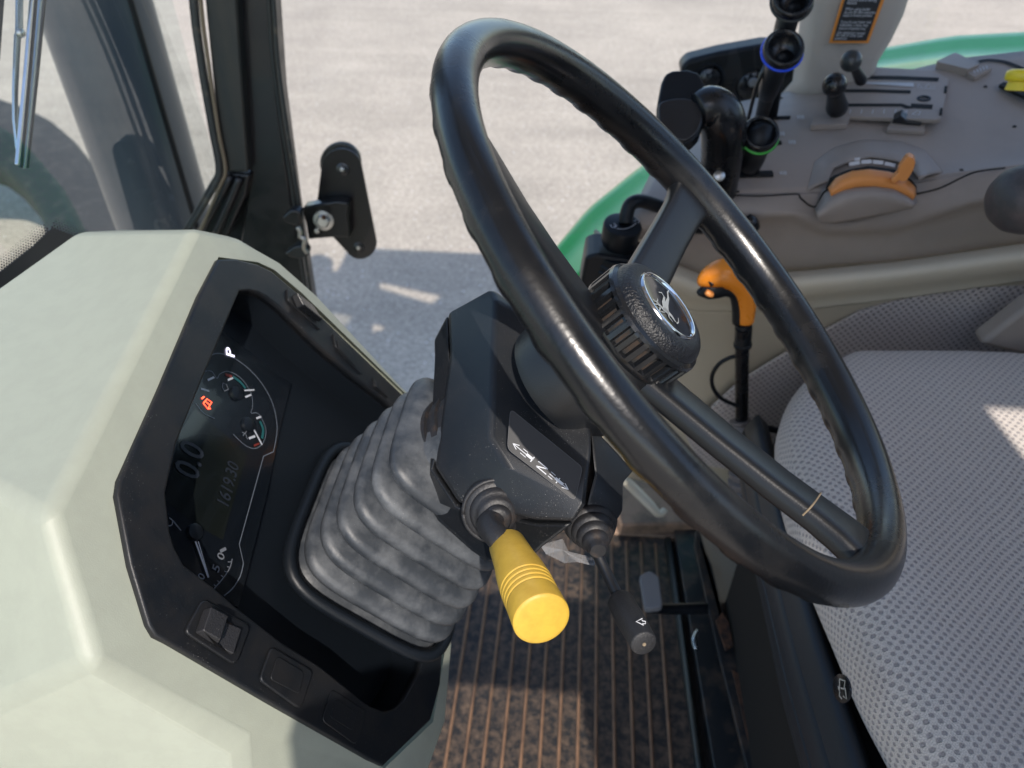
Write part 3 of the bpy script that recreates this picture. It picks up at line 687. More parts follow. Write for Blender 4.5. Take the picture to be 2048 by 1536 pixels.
for nm,pl_,mt,w in [('glass_seal',[(340,-700),(386,-40),(404,120),(428,260),(441,335),(428,375),(376,462)],'seal',.0045),('seal_lip',[(332,-700),(378,-40),(397,120),(421,262),(434,338),(420,372),(368,462)],'seal',.0025),('seal_lip',[(352,-700),(398,-40),(416,120),(437,262),(451,338),(440,372),(398,468)],'brownseal',.0028)]:
    obj(nm,*tube([(PY(u,v,1.04),w) for u,v in pl_],10,5),mt,CF,smooth=True)
vpl('sill',[(451,345),(500,350),(492,392),(450,482),(398,466),(428,400)],1.05,.03,'frame',CF,.004)
for pts in ([(462,352),(430,412),(402,462)],[(480,356),(462,400),(430,470)]):
    obj('sill_ridge',*tube([(PY(u,v,1.045),.006) for u,v in pts],10,4),'frame',CF,smooth=True)
vpl('lower_panel',[(440,470),(490,395),(560,470),(640,640),(620,660),(500,560)],1.09,.02,'black',CF)
obj('door_edge',*tube([(PY(u,v,1.06),.0035) for u,v in [(490,-700),(536,-40),(547,120),(566,260),(592,420),(603,520),(618,620)]],10,4),'framegrey',CF,smooth=True)
obj('door_seal',*tube([(PY(u,v,1.055),.0028) for u,v in [(499,-700),(545,-40),(556,120),(575,260),(600,420),(612,520),(628,625)]],10,4),'seal',CF,smooth=True)
clip=[(600,462),(608,455),(612,475),(607,482),(614,495),(612,512),(604,510),(598,488)]
# bracket
def zb(x,y): return (560+x/5.4875,260+y/5.4875)
BR=thing('mirror_bracket','empty black steel mirror bracket with bolts and a hinge clamp on the corner post','bracket',PY(690,420,1.1))
def arc(cx,cy,r,a0,a1,n=10,fx=1,fy=1): return [(cx+r*fx*math.cos(R_(a0+(a1-a0)*i/n)),cy+r*fy*math.sin(R_(a0+(a1-a0)*i/n))) for i in range(n+1)]
pl_=arc(675,425,222,188,352)+arc(880,1240,180,-8,150)+[(585,1180),(420,1150),(405,790)]
BY=1.11
def Yp(Y): return lambda u,v: PY(u,v,Y)
pp=[PY(*zb(*q),BY) for q in pl_]
obj('plate',*prism(pp,Vector((0,.004,0))),'frame',BR,bevel=.0012)
pp=[PY(*zb(x-15,y-28),BY+.012) for x,y in arc(672,400,225,150,360+20,18)]
obj('rubber_pad',*prism(pp,Vector((0,.012,0))),'seal',BR,bevel=.003)
hp=[(240,870),(270,845),(420,815),(620,785),(735,800),(755,840),(745,930),(765,1185),(600,1180),(420,1195),(310,1205),(285,1050)]
pp=[PY(*zb(*q),BY-.022) for q in hp]
obj('hinge_block',*prism(pp,Vector((0,.022,0))),'frame',BR,bevel=.004,seg=3)
def bolt(nm,x,y,Y,r,par,h=.006,mt='steel',seg=6):
    c=PY(*zb(x,y),Y); o_=obj(nm,*lathe(c,Vector((.15,-1,.25)),[(0,r),(h*.7,r),(h,r*.8),(h*1.02,r*.1)],seg),mt,par,bevel=.0006); return o_
def washer(x,y,Y,r,par,mt='frame'): obj('washer',*lathe(PY(*zb(x,y),Y),Vector((.1,-1,.2)),[(0,r),(.002,r),(.0025,r*.9)],28),mt,par,smooth=True,auto=40)
washer(690,430,BY,.0105,BR); bolt('bolt',688,425,BY-.001,.0045,BR,.008)
washer(865,1285,BY,.0095,BR); bolt('bolt',865,1285,BY-.001,.0042,BR,.007)
washer(480,990,BY-.023,.0165,BR,'steel'); bolt('nut',480,990,BY-.025,.0115,BR,.012,'steel',6); 
obj('rust_spot',*lathe(PY(*zb(480,960),BY-.038),Vector((.15,-1,.25)),[(0,.004),(.001,.0035)],12),'rust',BR)
bolt('stud',415,1095,BY-.025,.005,BR,.01,'steel',12); 
obj('clamp_knob',*prism([PY(*zb(*q),1.03) for q in [(20,960),(110,880),(160,880),(225,910),(225,1060),(150,1050),(60,1020)]],Vector((0,.02,0))),'frame',BR,bevel=.004,seg=3)
obj('clamp_knob',*prism([PY(*zb(*q),1.03) for q in [(40,1360),(150,1280),(240,1270),(310,1330),(300,1400),(210,1425),(110,1400)]],Vector((0,.02,0))),'framegrey',BR,bevel=.004,seg=3)
obj('spring_clip',*tube([(PY(*zb(*q),1.028),.0032) for q in [(190,1065),(225,1120),(220,1170),(270,1200),(260,1290),(300,1350)]],8,4),'steel',BR,smooth=True)
# wiper
def GX(u,v,o=.02): return PX(u,v,X0-o)
WI=thing('windscreen_wiper','chrome windscreen wiper arm and blade hanging outside the windscreen glass','wiper',GX(40,100))
def flat(pts,w,par,nm,mt,o=.02,th=.003):
    P_=[GX(u,v,o) for u,v in pts]; vv,ff=ribbon(P_,1,Vector((1,0,0)))
    v2=[]
    for i,p in enumerate(P_):
        ww=w[i] if isinstance(w,list) else w
        s=(vv[2*i]-p).normalized()*ww/2; v2+=[p+s,p-s,p-s+Vector((-th,0,0)),p+s+Vector((-th,0,0))]
    f=[(0,1,2,3)]
    for i in range(len(P_)-1):
        for k in range(4): f.append((4*i+k,4*i+(k+1)%4,4*i+4+(k+1)%4,4*i+4+k))
    f.append(tuple(4*(len(P_)-1)+k for k in (3,2,1,0)))
    return obj(nm,v2,f,mt,par,bevel=.0008)
flat([(42,-40),(41,66),(40,72)],.0085,WI,'arm','alu')
flat([(38,70),(36,110),(33,180),(33,240),(37,290),(38,300)],[.0075,.007,.0062,.0055,.0035,.003],WI,'arm','alu',.022)
obj('pivot_bolt',*lathe(GX(39,66,.016),Vector((1,0,0)),[(0,.0042),(.003,.0042),(.0045,.003),(.005,.001)],20),'steel',WI,smooth=True,auto=40)
for k,(a,b,w,mt) in enumerate([((70,-40),(38,330),.0028,'chrome'),((78,-40),(45,336),.0030,'frame'),((87,-40),(50,337),.0034,'alu'),((96,-40),(57,336),.0026,'seal')]):
    bl=flat([a,((a[0]+b[0])/2+1,(a[1]+b[1])/2),b],w,WI,'blade_rail' if k!=3 else 'blade_rubber',mt,.012+.002*k,.004)
flat([(8,-40),(-4,120)],.006,WI,'linkage','frame',.03)
# fritted dark corner of the glass
FR=[(-60,590),(0,508),(60,462),(103,428),(190,470),(120,520),(0,640)]
FRi=[(-60,600),(0,540),(70,480),(108,452),(150,470),(110,520),(0,660)]
fr=thing('glass_border','black ceramic border with fading dots at the lower windscreen corner','glass border',PX(80,480,X0+.003))
obj('solid_band',*prism([PX(*q,X0+.004) for q in [(-70,640),(0,545),(70,490),(104,456),(155,474),(190,520),(60,640)]],Vector((-.001,0,0))),'stickerblack',fr)
dots=MB(); 
def dotrow(p,q,side,rows=6):
    p=Vector(p);q=Vector(q); d=(q-p); n_=int(d.length/6.2); d.normalize(); s=Vector((-d.y,d.x))*side
    for r in range(rows):
        for i in range(n_):
            c=p+d*(6.2*(i+.5*(r%2)))+s*(r*4.6+1.5); rr=(2.6-.36*r)
            dots.add([PX(c.x+rr*math.cos(t),c.y+rr*math.sin(t),X0+.0035) for t in [k*math.pi/3 for k in range(6)]],[tuple(range(6))])
dotrow((-70,640),(0,545),-1); dotrow((0,545),(70,490),-1); dotrow((70,490),(104,456),-1); dotrow((104,456),(200,494),-1)
# side window glass and rear fender
RWN=[PY(548,-60,1.10),PY(600,420,1.10),PY(625,640,1.10),Vector((-.44,1.10,.30)),Vector((.42,1.10,.30)),Vector((.42,1.10,1.9)),Vector((-.48,1.10,1.9))]
obj('border_dots',dots.v,dots.f,'stickerblack',fr)

# hood seen through the corner of the windscreen
hv=[]
for x,s in ((-.60,1),(-.9,1),(-1.6,.96),(-2.0,.9)):
    for y,z in ((.02,.05),(.04,.40),(.12,.475),(.41,.50),(.70,.475),(.79,.40),(.81,.05)): hv.append(Vector((x,.414+(y-.414)*s,z-.03*(abs(x)-.6))))
hf=[]
for i in range(3):
    for k in range(6): hf.append((i*7+k,i*7+k+1,i*7+7+k+1,i*7+7+k))
hf+=[tuple(range(7)),tuple(range(21,28))[::-1]]
obj('engine_hood',hv,hf,'hood',label='dark green engine hood in front of the windscreen',cat='hood',bevel=.02,seg=3)

ex=PD(260,225,1.42)
EX=thing('exhaust_stack','tall grey exhaust stack standing outside the windscreen behind the glass','exhaust',Vector((ex.x,ex.y,.1)))
obj('muffler',*lathe(Vector((ex.x,ex.y,.0)),Vector((0,0,1)),[(0,.088),(.02,.094),(1.6,.094),(1.62,.088),(1.7,.03)],48),'exhaust',EX,smooth=True,auto=40)
obj('shield_edge',*tube([(Vector((ex.x+.086,ex.y-.035,.0)),.006),(Vector((ex.x+.086,ex.y-.035,1.6)),.006)],10),'black',EX,smooth=True)
MG=thing('dark_band','large mottled dark curved tyre arc seen through the windscreen beside the wiper','band',PZ(60,300,-.45))  # curved stand-in for an unidentified dark arc, raised bars added across it
mo=[(-260,170),(-120,172),(0,200),(50,217),(100,242),(150,285),(190,335),(222,395),(250,470),(265,560)]
mi=[(-260,285),(-120,290),(0,330),(30,352),(60,385),(85,430),(95,480),(100,520),(105,560),(110,620)]
A_=[PZ(u,v,-.45) for u,v in mo]; B_=[PZ(u,v,-.45) for u,v in mi]
rows_=[[p+Vector((0,0,-.16)) for p in A_],A_]+[[a.lerp(b,t)+Vector((0,0,.05*math.sin(math.pi*t))) for a,b in zip(A_,B_)] for t in (.25,.5,.75)]+[B_,[p+Vector((0,0,-.12)) for p in B_]]
obj('band_shell',*grid(rows_,48,3),'arcband',MG,smooth=True,solid=.006)
AA=resample(A_,46); BB=resample(B_,46)
for i in range(2,44,2):
    a0,a1,b0,b1=AA[i],AA[i+1],BB[i-1],BB[i]
    m_0=a0.lerp(b0,.62); m_1=a1.lerp(b1,.62)
    up=Vector((0,0,.035))
    q=[a0+up*.2,a1+up*.2,m_1+up*1.5,m_0+up*1.5]
    obj('band_rib',*prism(q,Vector((0,0,-.05))),'ribs',MG,bevel=.006)

# ================================================================ RIGHT REAR FENDER + LAMP HOUSING
fc1=pix([(1040,650,1.25),(1095,520,1.34),(1180,418,1.44),(1290,330,1.52),(1420,250,1.54),(1560,160,1.56),(1740,106,1.56),(1900,78,1.52),(2120,66,1.46)],PY)
fc2=pix([(1060,660,1.20),(1105,552,1.28),(1190,455,1.36),(1300,365,1.42),(1440,280,1.44),(1580,200,1.46),(1740,136,1.46),(1900,112,1.42),(2120,104,1.36)],PY)
fc3=pix([(1090,680,1.16),(1130,585,1.2),(1215,500,1.24),(1330,410,1.28),(1470,320,1.30),(1600,240,1.3),(1740,165,1.3),(1900,140,1.28),(2120,130,1.24)],PY)
fc0=[p+Vector((0,.02,-.10)) for p in fc1]
obj('rear_fender',*grid([ext(c) for c in (fc0,fc1,fc2,fc3)],48,4),'paint',label='glossy green rear fender curving behind the right console',cat='fender',smooth=True,solid=.008)
LH=thing('fender_light_housing','black housing with round lamps standing on the green fender behind the levers','light housing',PY(1480,150,1.34))
hp=[(1360,137),(1375,120),(1440,104),(1530,88),(1600,92),(1618,120),(1618,200),(1500,206),(1400,212),(1372,190)]
obj('housing',*prism([PY(*q,1.33) for q in hp],Vector((0,.05,0))),'black',LH,bevel=.008,seg=3)
for (u,v,r) in ((1505,172,.034),(1418,158,.026)):
    c=PY(u,v,1.33); dx=Vector((-.1,-1,.15))
    o_=obj('lamp',*lathe(c-dx*.002,dx,[(0,r),(.006,r),(.008,r*.93),(.004,r*.84),(.003,r*.5),(.004,.001)],36),'black',LH,smooth=True,auto=40)
    obj('lens',*lathe(c+dx*.003,dx,[(0,r*.8),(.002,r*.6),(.003,.001)],30),'face',o_,smooth=True)
obj('reflector',*lathe(PY(1506,165,1.32),Vector((0,-1,0)),[(0,.008),(.003,.006)],16),'dim',LH)

# ================================================================ REAR PILLAR + STICKER
PI=thing('cab_pillar','warm grey moulded pillar beside the console carrying an orange bordered warning sticker','pillar',PY(1660,170,1.17))
pc=[pix([(1690,-700,1.20),(1618,-60,1.20),(1600,100,1.20),(1590,172,1.20),(1560,200,1.2)],PY),pix([(1706,-700,1.165),(1634,-60,1.165),(1618,80,1.165),(1606,165,1.165),(1590,205,1.165)],PY),pix([(1737,-700,1.15),(1665,-60,1.15),(1650,60,1.15),(1640,140,1.15),(1640,215,1.15)],PY),pix([(1944,-700,1.15),(1812,-60,1.15),(1778,50,1.15),(1735,125,1.15),(1722,200,1.15)],PY),pix([(1958,-700,1.18),(1826,-60,1.18),(1790,55,1.18),(1742,132,1.18),(1728,210,1.2)],PY)]
obj('pillar_trim',*grid(pc,16,3),'pillar',PI,smooth=True,solid=.01)
ST=thing('warning_sticker','black warning sticker with orange border and white text lines','sticker',PY(1710,60,1.14))
def SP(x,y,off=0): return PY(1640+x/12.8,y/12.8,1.134-off)
sq=[(235,1100),(1240,1105),(1690,-120),(600,-120)]
sn=Vector((0,-1,0))
obj('sticker_border',*prism([SP(*q) for q in sq],Vector((0,.0015,0))),'stickerorange',ST)
obj('sticker_panel',*prism([SP(x,y,.001) for x,y in [(325,1045),(1190,1048),(1600,-115),(665,-115)]],Vector((0,.0008,0))),'stickerblack',ST)
tx=MB()
lines=[('ground before leaving',(715,28),(1445,38)),('vehicle',(680,110),(935,112)),('When using loader',(640,262),(1290,270)),('do not lift with unknown',(612,345),(1410,352)),('loads in lowest position.',(585,425),(1340,430)),
('If you do not lower unit',(530,595),(1300,600)),('unlatched, a lever may',(500,672),(1225,680)),('cause an unexpected drop.',(475,752),(1165,765)),('See operators manual',(440,860),(1140,880)),('for safe & other axle',(405,930),(1085,950)),('positions.',(368,1012),(690,1018))]
for s,a,b in lines: tx.add(*textmesh(s,SP(*a,.0018),SP(*b,.0018),sn,.0052))
obj('sticker_text',tx.v,tx.f,'white',ST)

# ================================================================ CONSOLE
CN=thing('side_console','taupe right hand control console with beige rail and fabric side panel','console',PY(1700,500,.9))
top=[pix([(1400,225,1.18),(1480,205,1.18),(1590,182,1.18),(1700,164,1.18),(1800,146,1.18),(1920,118,1.17),(2120,96,1.15)],PY),
     pix([(1330,300,1.06),(1480,262,1.06),(1620,240,1.06),(1760,230,1.06),(1900,225,1.05),(2120,200,1.04)],PY),
     pix([(1290,372,.96),(1450,322,.97),(1600,318,.97),(1740,312,.97),(1880,318,.96),(2120,290,.95)],PY),
     pix([(1270,420,.905),(1455,389,.91),(1590,386,.91),(1740,382,.915),(1900,352,.91),(2120,325,.90)],PY)]
tp=obj('top_panel',*grid([ext(c) for c in top],48,4),'taupe',CN,smooth=True,solid=.003)
def TPp(u,v,off=0):
    # intersect the pixel ray with the fitted top plane
    return PL(u,v,TO+TN*off,TN)
TA=PY(1480,262,1.06); TB_=PY(1900,225,1.05); TC=PY(1600,318,.97)
TN=(TB_-TA).cross(TC-TA).normalized()
if TN.z<0: TN=-TN
TO=TA+TN*.004
from mathutils.bvhtree import BVHTree
_gv,_gf=grid([ext(c) for c in top],48,4); BV=BVHTree.FromPolygons([tuple(p) for p in _gv],_gf)
def TS(u,v,off=0):
    h=BV.ray_cast(CAM,ray(u,v).normalized())
    return (h[0] if h[0] is not None else TPp(u,v))+TN*(off+.002)
side=[pix([(1270,420,.905),(1455,389,.91),(1590,386,.91),(1740,382,.915),(1900,352,.91),(2120,325,.90)],PY),
      pix([(1262,440,.895),(1455,410,.895),(1590,415,.895),(1700,440,.895),(1850,400,.895),(2120,350,.885)],PY),
      pix([(1255,470,.89),(1400,438,.89),(1590,428,.89),(1660,458,.89),(1800,450,.89),(1960,400,.885),(2120,385,.88)],PY),
      pix([(1265,500,.905),(1400,470,.905),(1590,455,.905),(1660,478,.905),(1800,470,.905),(1960,425,.9),(2120,410,.895)],PY),
      pix([(1300,560,.92),(1400,550,.915),(1600,545,.91),(1800,525,.905),(2120,482,.90)],PY)]
obj('side_panel',*grid([ext(c) for c in side],60,4),'taupe',CN,smooth=True,solid=.003)
rail=[pix([(1262,430,.93),(1300,470,.91),(1335,525,.90),(1400,552,.895),(1600,546,.89),(1800,526,.885),(2120,480,.88)],PY),
      pix([(1256,445,.92),(1290,490,.89),(1330,545,.875),(1400,572,.87),(1600,562,.865),(1800,543,.86),(2120,500,.855)],PY),
      pix([(1250,460,.92),(1280,505,.89),(1320,562,.875),(1395,592,.872),(1600,585,.866),(1800,562,.862),(2120,520,.857)],PY),
      pix([(1245,470,.93),(1275,520,.905),(1310,572,.89),(1390,606,.885),(1600,600,.88),(1800,580,.876),(2120,536,.87)],PY),
      pix([(1240,480,.94),(1270,530,.92),(1306,580,.90),(1388,618,.892),(1600,618,.886),(1800,594,.88),(2120,548,.875)],PY)]
obj('beige_rail',*grid([ext(c) for c in rail],60,4),'beige',CN,smooth=True,solid=.006)
low=[pix([(1190,460,.96),(1262,520,.93),(1300,590,.91),(1388,612,.90),(1600,612,.894),(1800,590,.888),(2120,544,.88)],PY),
     pix([(1180,600,.96),(1262,660,.93),(1388,720,.91),(1600,680,.90),(1800,640,.90),(2120,590,.89)],PY),
     pix([(1170,820,.95),(1300,850,.93),(1388,870,.92),(1600,800,.92),(1800,760,.92),(2120,700,.91)],PY),
     pix([(1170,930,.93),(1300,965,.92),(1500,1000,.92),(1800,1000,.92),(2120,940,.92)],PY)]
obj('lower_panel',*grid([ext(c) for c in low],48,4),'olive',CN,smooth=True,solid=.006)
# fabric panel in front of the lower panel
fb=[(1370,870),(1425,815),(1480,765),(1600,690),(1720,625),(1830,592),(2120,546),(2120,900),(1900,940),(1560,960),(1400,930)]
def planeuv(vs,a,b): return [(v.dot(a),v.dot(b)) for v in vs]
fp=[PY(u,v,.882) for u,v in fb]
vv,ff=prism(fp,Vector((0,.008,0)))
fo=obj('fabric_panel',vv,ff,'fabric2',CN,bevel=.003)
ul=fo.data.uv_layers.new(name='UVMap')
for lp in fo.data.loops:
    q=fo.data.vertices[lp.vertex_index].co; ul.data[lp.index].uv=(q.x,q.z*1.0+q.y)
vpl('seat_arm_base',[(1958,690),(2060,610),(2130,600),(2130,735),(2040,712)],.80,.03,'taupe',CN,.008)
# seam lines and slots on the top panel
def ribT(name,pts,w,mt,par,off=.0,closed=False): return obj(name,*ribbon([TPp(u,v,off) for u,v in pts],w,TN,closed),mt,par)
sl=MB()
for a,b,w in [((1532,240),(1580,238),.006),((1530,290),(1562,288),.006),((1470,352),(1545,350),.008)]:
    sl.add(*tube([(TS(*a,.000),w*.9),(TS(*b,.000),w*.9)],10,flat=.35,ref=TN))
obj('lever_slot',sl.v,sl.f,'pitblack',tp,isl=True)
for u,v in [(1601,239),(1584,289),(1566,351),(1562,272)]:
    mk=MB()
    for k in (-6,-2,2,5): mk.add(*ribbon([TS(u+k,v-4,.0015),TS(u+k+1,v+4,.0015)],.0009,TN))
    mk.add(*ribbon([TS(u-7,v,.0015),TS(u+7,v,.0015)],.0009,TN))
    obj('slot_mark',mk.v,mk.f,'white',tp)
# gate plate with lever slots
def cs(x,y,off=0): return TS(1600+x/4.042,80+y/4.042,off)
def cz(x,y,off=0): return TPp(1600+x/4.042,80+y/4.042,off)
gq=rnd([cz(225,610,.009),cz(1140,645,.009),cz(1205,315,.009),cz(1085,245,.009),cz(440,205,.009),cz(300,300,.009)],.08)
ta=(cz(1000,600)-cz(300,600)).normalized(); tb=TN.cross(ta)
gate=obj('gate_plate',*plate([gq],cz(600,400,.009),ta,tb,.006,.0012),'taupe',CN,smooth=True,auto=50)
sl=MB()
for pts,w in [([(440,300),(800,305),(1120,320)],.012),([(350,410),(600,410),(895,420)],.010),([(380,525),(820,525),(870,545),(895,540)],.009),([(895,530),(1072,540)],.013)]:
    sl.add(*ribbon([cz(x,y,.0094) for x,y in pts],w,TN))
obj('slot',sl.v,sl.f,'pitblack',gate,isl=True)
wd=MB(); 
v4=[cz(455,338,.0098),cz(455,348,.0098),cz(920,378,.0098),cz(918,346,.0098)]; wd.add(v4,[(0,1,2,3)])
obj('speed_wedge',wd.v,wd.f,'white',gate); wd=MB()
for k in range(6): wd.add(*ribbon([cz(412+k*91,560,.0098),cz(402+k*91,595,.0098)],.0009,TN))
obj('scale_tick',wd.v,wd.f,'white',gate,isl=True); wd=MB()
for pts in ([(270,575),(300,570),(310,590),(290,600),(275,590)],[(905,600),(950,570),(975,575),(960,605),(905,600)],[(950,385),(960,350),(980,380),(1010,385),(1040,350),(1060,380),(1095,370)],[(955,392),(1098,392)]):
    wd.add(*ribbon([cz(x,y,.0098) for x,y in pts],.0009,TN))
obj('gate_symbol',wd.v,wd.f,'white',gate,isl=True)
obj('screw',*lathe(cz(1000,480,.008),TN,[(0,.009),(.002,.0085),(.0022,.006),(.001,.0055),(.001,.001)],24),'black',gate,smooth=True,auto=30)
bb=MB()
for x,y in ((1178,410),(1140,588)): bb.add(*prism([cz(x-10,y-28,.0085),cz(x+12,y-28,.0085),cz(x+6,y+24,.0085),cz(x-16,y+24,.0085)],TN*.002))
obj('gate_clip',bb.v,bb.f,'pitblack',gate,isl=True)
bl=obj('blank_button',*prism(rnd([cs(75,745),cs(370,735),cs(405,655),cs(105,655)],.12),TN*.008),'taupe',CN,bevel=.0015)
rb=obj('rocker_switch',*prism(rnd([cs(690,765),cs(995,785),cs(1012,695),cs(735,680)],.1),TN*.006),'taupe',CN,bevel=.001)
q=[cs(735,722,.006),cs(965,745,.006),cs(975,685,.006),cs(745,670,.006)]
m1=q[0].lerp(q[1],.5); m2=q[3].lerp(q[2],.5); m0=q[0].lerp(q[1],.25); m3=q[3].lerp(q[2],.25)
obj('rocker',[q[0],q[1],q[2],q[3],q[0]+TN*.006,m0+TN*.012,m1+TN*.005,q[1]+TN*.005,q[3]+TN*.006,m3+TN*.012,m2+TN*.005,q[2]+TN*.005],[(0,1,2,3),(4,5,9,8),(5,6,10,9),(6,7,11,10),(0,4,8,3),(1,7,11,2),(0,4,5,6,7,1),(3,8,9,10,11,2)],'frame',rb,bevel=.0012)
mk=MB(); 
for x in (890,905,920,935): mk.add(*ribbon([cs(x,698,.0118),cs(x+2,718,.0118)],.001,TN))
for x in (800,815,830): mk.add(*ribbon([cs(x,672,.0158),cs(x+12,692,.0158)],.001,TN))
obj('rocker_mark',mk.v,mk.f,'white',rb)
dots_=MB()
for u,v in [(1562,199),(1475,386),(1922,343),(2028,256),(1970,176)]: dots_.add(*lathe(TS(u,v,.0),TN,[(0,.0025),(.0008,.002)],12))
obj('screw_hole',dots_.v,dots_.f,'pitblack',tp,isl=True)
# throttle dial
TH=thing('throttle_dial','orange fan shaped throttle dial with pointer tab set in the taupe console','throttle dial',cz(600,1150))
M1=(cz(900,1100)-cz(300,1100)).normalized(); tz=(Vector((0,-.62,.78))).normalized()
def CQ(x,y,Y): return PY(1600+x/4.042,80+y/4.042,Y)
dome=[ [CQ(x,y,.905) for x,y in [(130,1350),(190,1210),(260,1190),(420,1140),(600,1130),(780,1160),(905,1260),(945,1310)]],
       [CQ(x,y,.885) for x,y in [(132,1380),(215,1260),(330,1200),(450,1175),(600,1165),(760,1190),(880,1270),(938,1325)]],
       [CQ(x,y,.866) for x,y in [(135,1400),(230,1320),(350,1260),(470,1235),(600,1225),(740,1240),(850,1285),(925,1335)]],
       [CQ(x,y,.862) for x,y in [(140,1430),(250,1380),(360,1330),(480,1300),(600,1295),(740,1300),(840,1320),(915,1345)]],
       [CQ(x,y,.868) for x,y in [(160,1465),(260,1475),(360,1465),(480,1445),(600,1420),(740,1385),(840,1360),(905,1350)]]]
obj('dome',*grid(dome,28,4),'taupe',TH,smooth=True,solid=.004)
wedge=[[CQ(x,y,.890) for x,y in [(235,1205),(300,1120),(420,1070),(560,1055),(720,1075),(850,1130),(920,1190),(925,1255)]],
       [CQ(x,y,.876) for x,y in [(240,1225),(330,1160),(430,1125),(560,1118),(720,1142),(830,1185),(900,1235),(918,1270)]],
       [CQ(x,y,.876) for x,y in [(250,1260),(340,1220),(440,1185),(560,1178),(720,1200),(830,1240),(890,1270),(910,1290)]]]
obj('orange_band',*grid(wedge,28,4),'paleorange',TH,smooth=True,solid=.004)
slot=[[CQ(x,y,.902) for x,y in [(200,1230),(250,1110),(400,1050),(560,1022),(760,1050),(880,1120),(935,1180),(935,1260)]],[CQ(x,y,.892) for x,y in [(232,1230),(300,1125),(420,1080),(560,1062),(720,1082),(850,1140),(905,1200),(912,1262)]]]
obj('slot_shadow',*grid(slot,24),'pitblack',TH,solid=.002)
tab=[(730,1140),(790,1080),(795,1040),(855,955),(885,942),(920,958),(935,995),(915,1060),(865,1140),(830,1150),(800,1140),(765,1165)]
obj('pointer_tab',*prism([CQ(x,y,.866) for x,y in tab],Vector((.004,.014,0))),'paleorange',TH,bevel=.004,seg=3)
hood=[[CQ(x,y,.955) for x,y in [(0,1240),(80,1000),(250,860),(500,800),(800,810),(1100,860),(1400,930),(1560,1020)]],[CQ(x,y,.948) for x,y in [(60,1290),(150,1080),(300,960),(520,920),(760,940),(930,1020),(1200,1060),(1500,1060)]],[CQ(x,y,.928) for x,y in [(120,1330),(190,1200),(280,1080),(420,1035),(600,1010),(780,1040),(960,1190),(1450,1080)]]]
hr=[]
ho=[(60,1225),(120,1000),(280,880),(500,820),(800,830),(1000,900),(1150,1080)]; hi_=[(215,1215),(255,1105),(400,1045),(560,1016),(760,1044),(888,1112),(945,1190)]
for t_,h_ in ((0,-.001),(.35,.004),(.75,.0085),(1,.0095)):
    hr.append([cs(a[0]+(b[0]-a[0])*t_,a[1]+(b[1]-a[1])*t_,h_) for a,b in zip(ho,hi_)])
obj('dial_surround',*grid(hr,36,4),'taupe',TH,smooth=True,solid=.003)
mk=MB()
def cm(x,y): return CQ(x,y,.895)
for pts in ([(398,1003),(485,990)],[(495,985),(580,982)],[(588,984),(675,992)],[(685,996),(770,1015)]): mk.add(*ribbon([cm(*p) for p in pts],.0042,Vector((0,-1,.6))))
mk.add(*ribbon([cm(440,965),cm(485,960)],.003,Vector((0,-1,.6)))); mk.add(*ribbon([cm(790,1020),cm(815,1015)],.002,Vector((0,-1,.6))))
obj('scale_marks',mk.v,mk.f,'white',TH,isl=True)
# console seams
sm_=MB()
def seam(pts,Y,w=.0022):
    sm_.add(*tube([(PY(u,v,Y),w*.5) for u,v in pts],8,3))
seam([(1455,390),(1520,392),(1592,388),(1600,395),(1618,410),(1632,413),(1640,398),(1648,384),(1658,378)],.893)
seam([(1832,388),(1880,376),(1930,352),(1960,342),(2010,336)],.893)
obj('panel_seam',sm_.v,sm_.f,'pitblack',CN,isl=True,smooth=True)
sm_=MB()
seam([(1895,155),(1920,165),(1990,200),(2048,262)],1.08,.002)
# small pads at the far end
pd=obj('blank_button',*prism(rnd([cs(1080,240,.0),cs(1340,305,.0),cs(1430,262,.0),cs(1240,165,.0)],.1),TN*.010),'taupe',CN,bevel=.002)
pd2=obj('symbol_plate',*prism(rnd([cs(1345,310,.0),cs(1400,345,.0),cs(1540,270,.0),cs(1470,245,.0)],.1),TN*.006),'taupe',CN,bevel=.001)
mk=MB(); 
for x,y in ((1390,300),(1415,292),(1440,283),(1465,273),(1490,265)): mk.add(*ribbon([cs(x,y,.0075),cs(x+8,y+22,.0075)],.0012,TN))
obj('symbol',mk.v,mk.f,'white',pd2)
obj('far_slot',*ribbon([cs(*p,.001) for p in sm([(1440,190),(1520,178),(1640,190),(1740,225),(1830,262)])],.007,TN),'pitblack',CN)

# ================================================================ LEVERS ON THE CONSOLE
def cup_lever(nm_label,base,neck,headc,r,ring,Yb,grp=None,stemr=.012,ringdown=.012):
    b=PY(*base,Yb); n_=PY(*neck[:2],neck[2]); h=PY(*headc[:2],headc[2])
    T=thing('control_lever',nm_label,'lever',b,'cup headed control levers on the console')
    ax=(h-n_).normalized(); ax=(ax*.75+(-F)*.55).normalized()
    obj('stem',*tube([(b,stemr*.75),(b.lerp(n_,.5),stemr*.8),(n_,stemr*.95)],16,4,flat=.8),'black',T,smooth=True)
    gp=obj('grip',*tube([(b.lerp(n_,.75),stemr*.95),(n_,stemr*1.1),(n_.lerp(h,.45),stemr*1.12),(n_.lerp(h,.78),stemr*1.35),(h-ax*.010,r*.92)],20,4),'black',T,smooth=True)
    obj('cup_head',*lathe(h,ax,[(-.022,r*.6),(-.014,r*.9),(-.004,r*1.0),(.003,r*1.0),(.0055,r*.93),(.0055,r*.84),(.001,r*.74),(-.006,r*.62),(-.010,r*.35),(-.011,.001)],32),'gloss',T,smooth=True,auto=75)
    if ring: obj('colour_ring',*tube([(h-ax*.006+(frame_of(ax)[0]*math.cos(t)+frame_of(ax)[1]*math.sin(t))*r*1.0,.0019) for t in [i*math.pi/16 for i in range(33)]],8),ring,T,smooth=True)
    return T
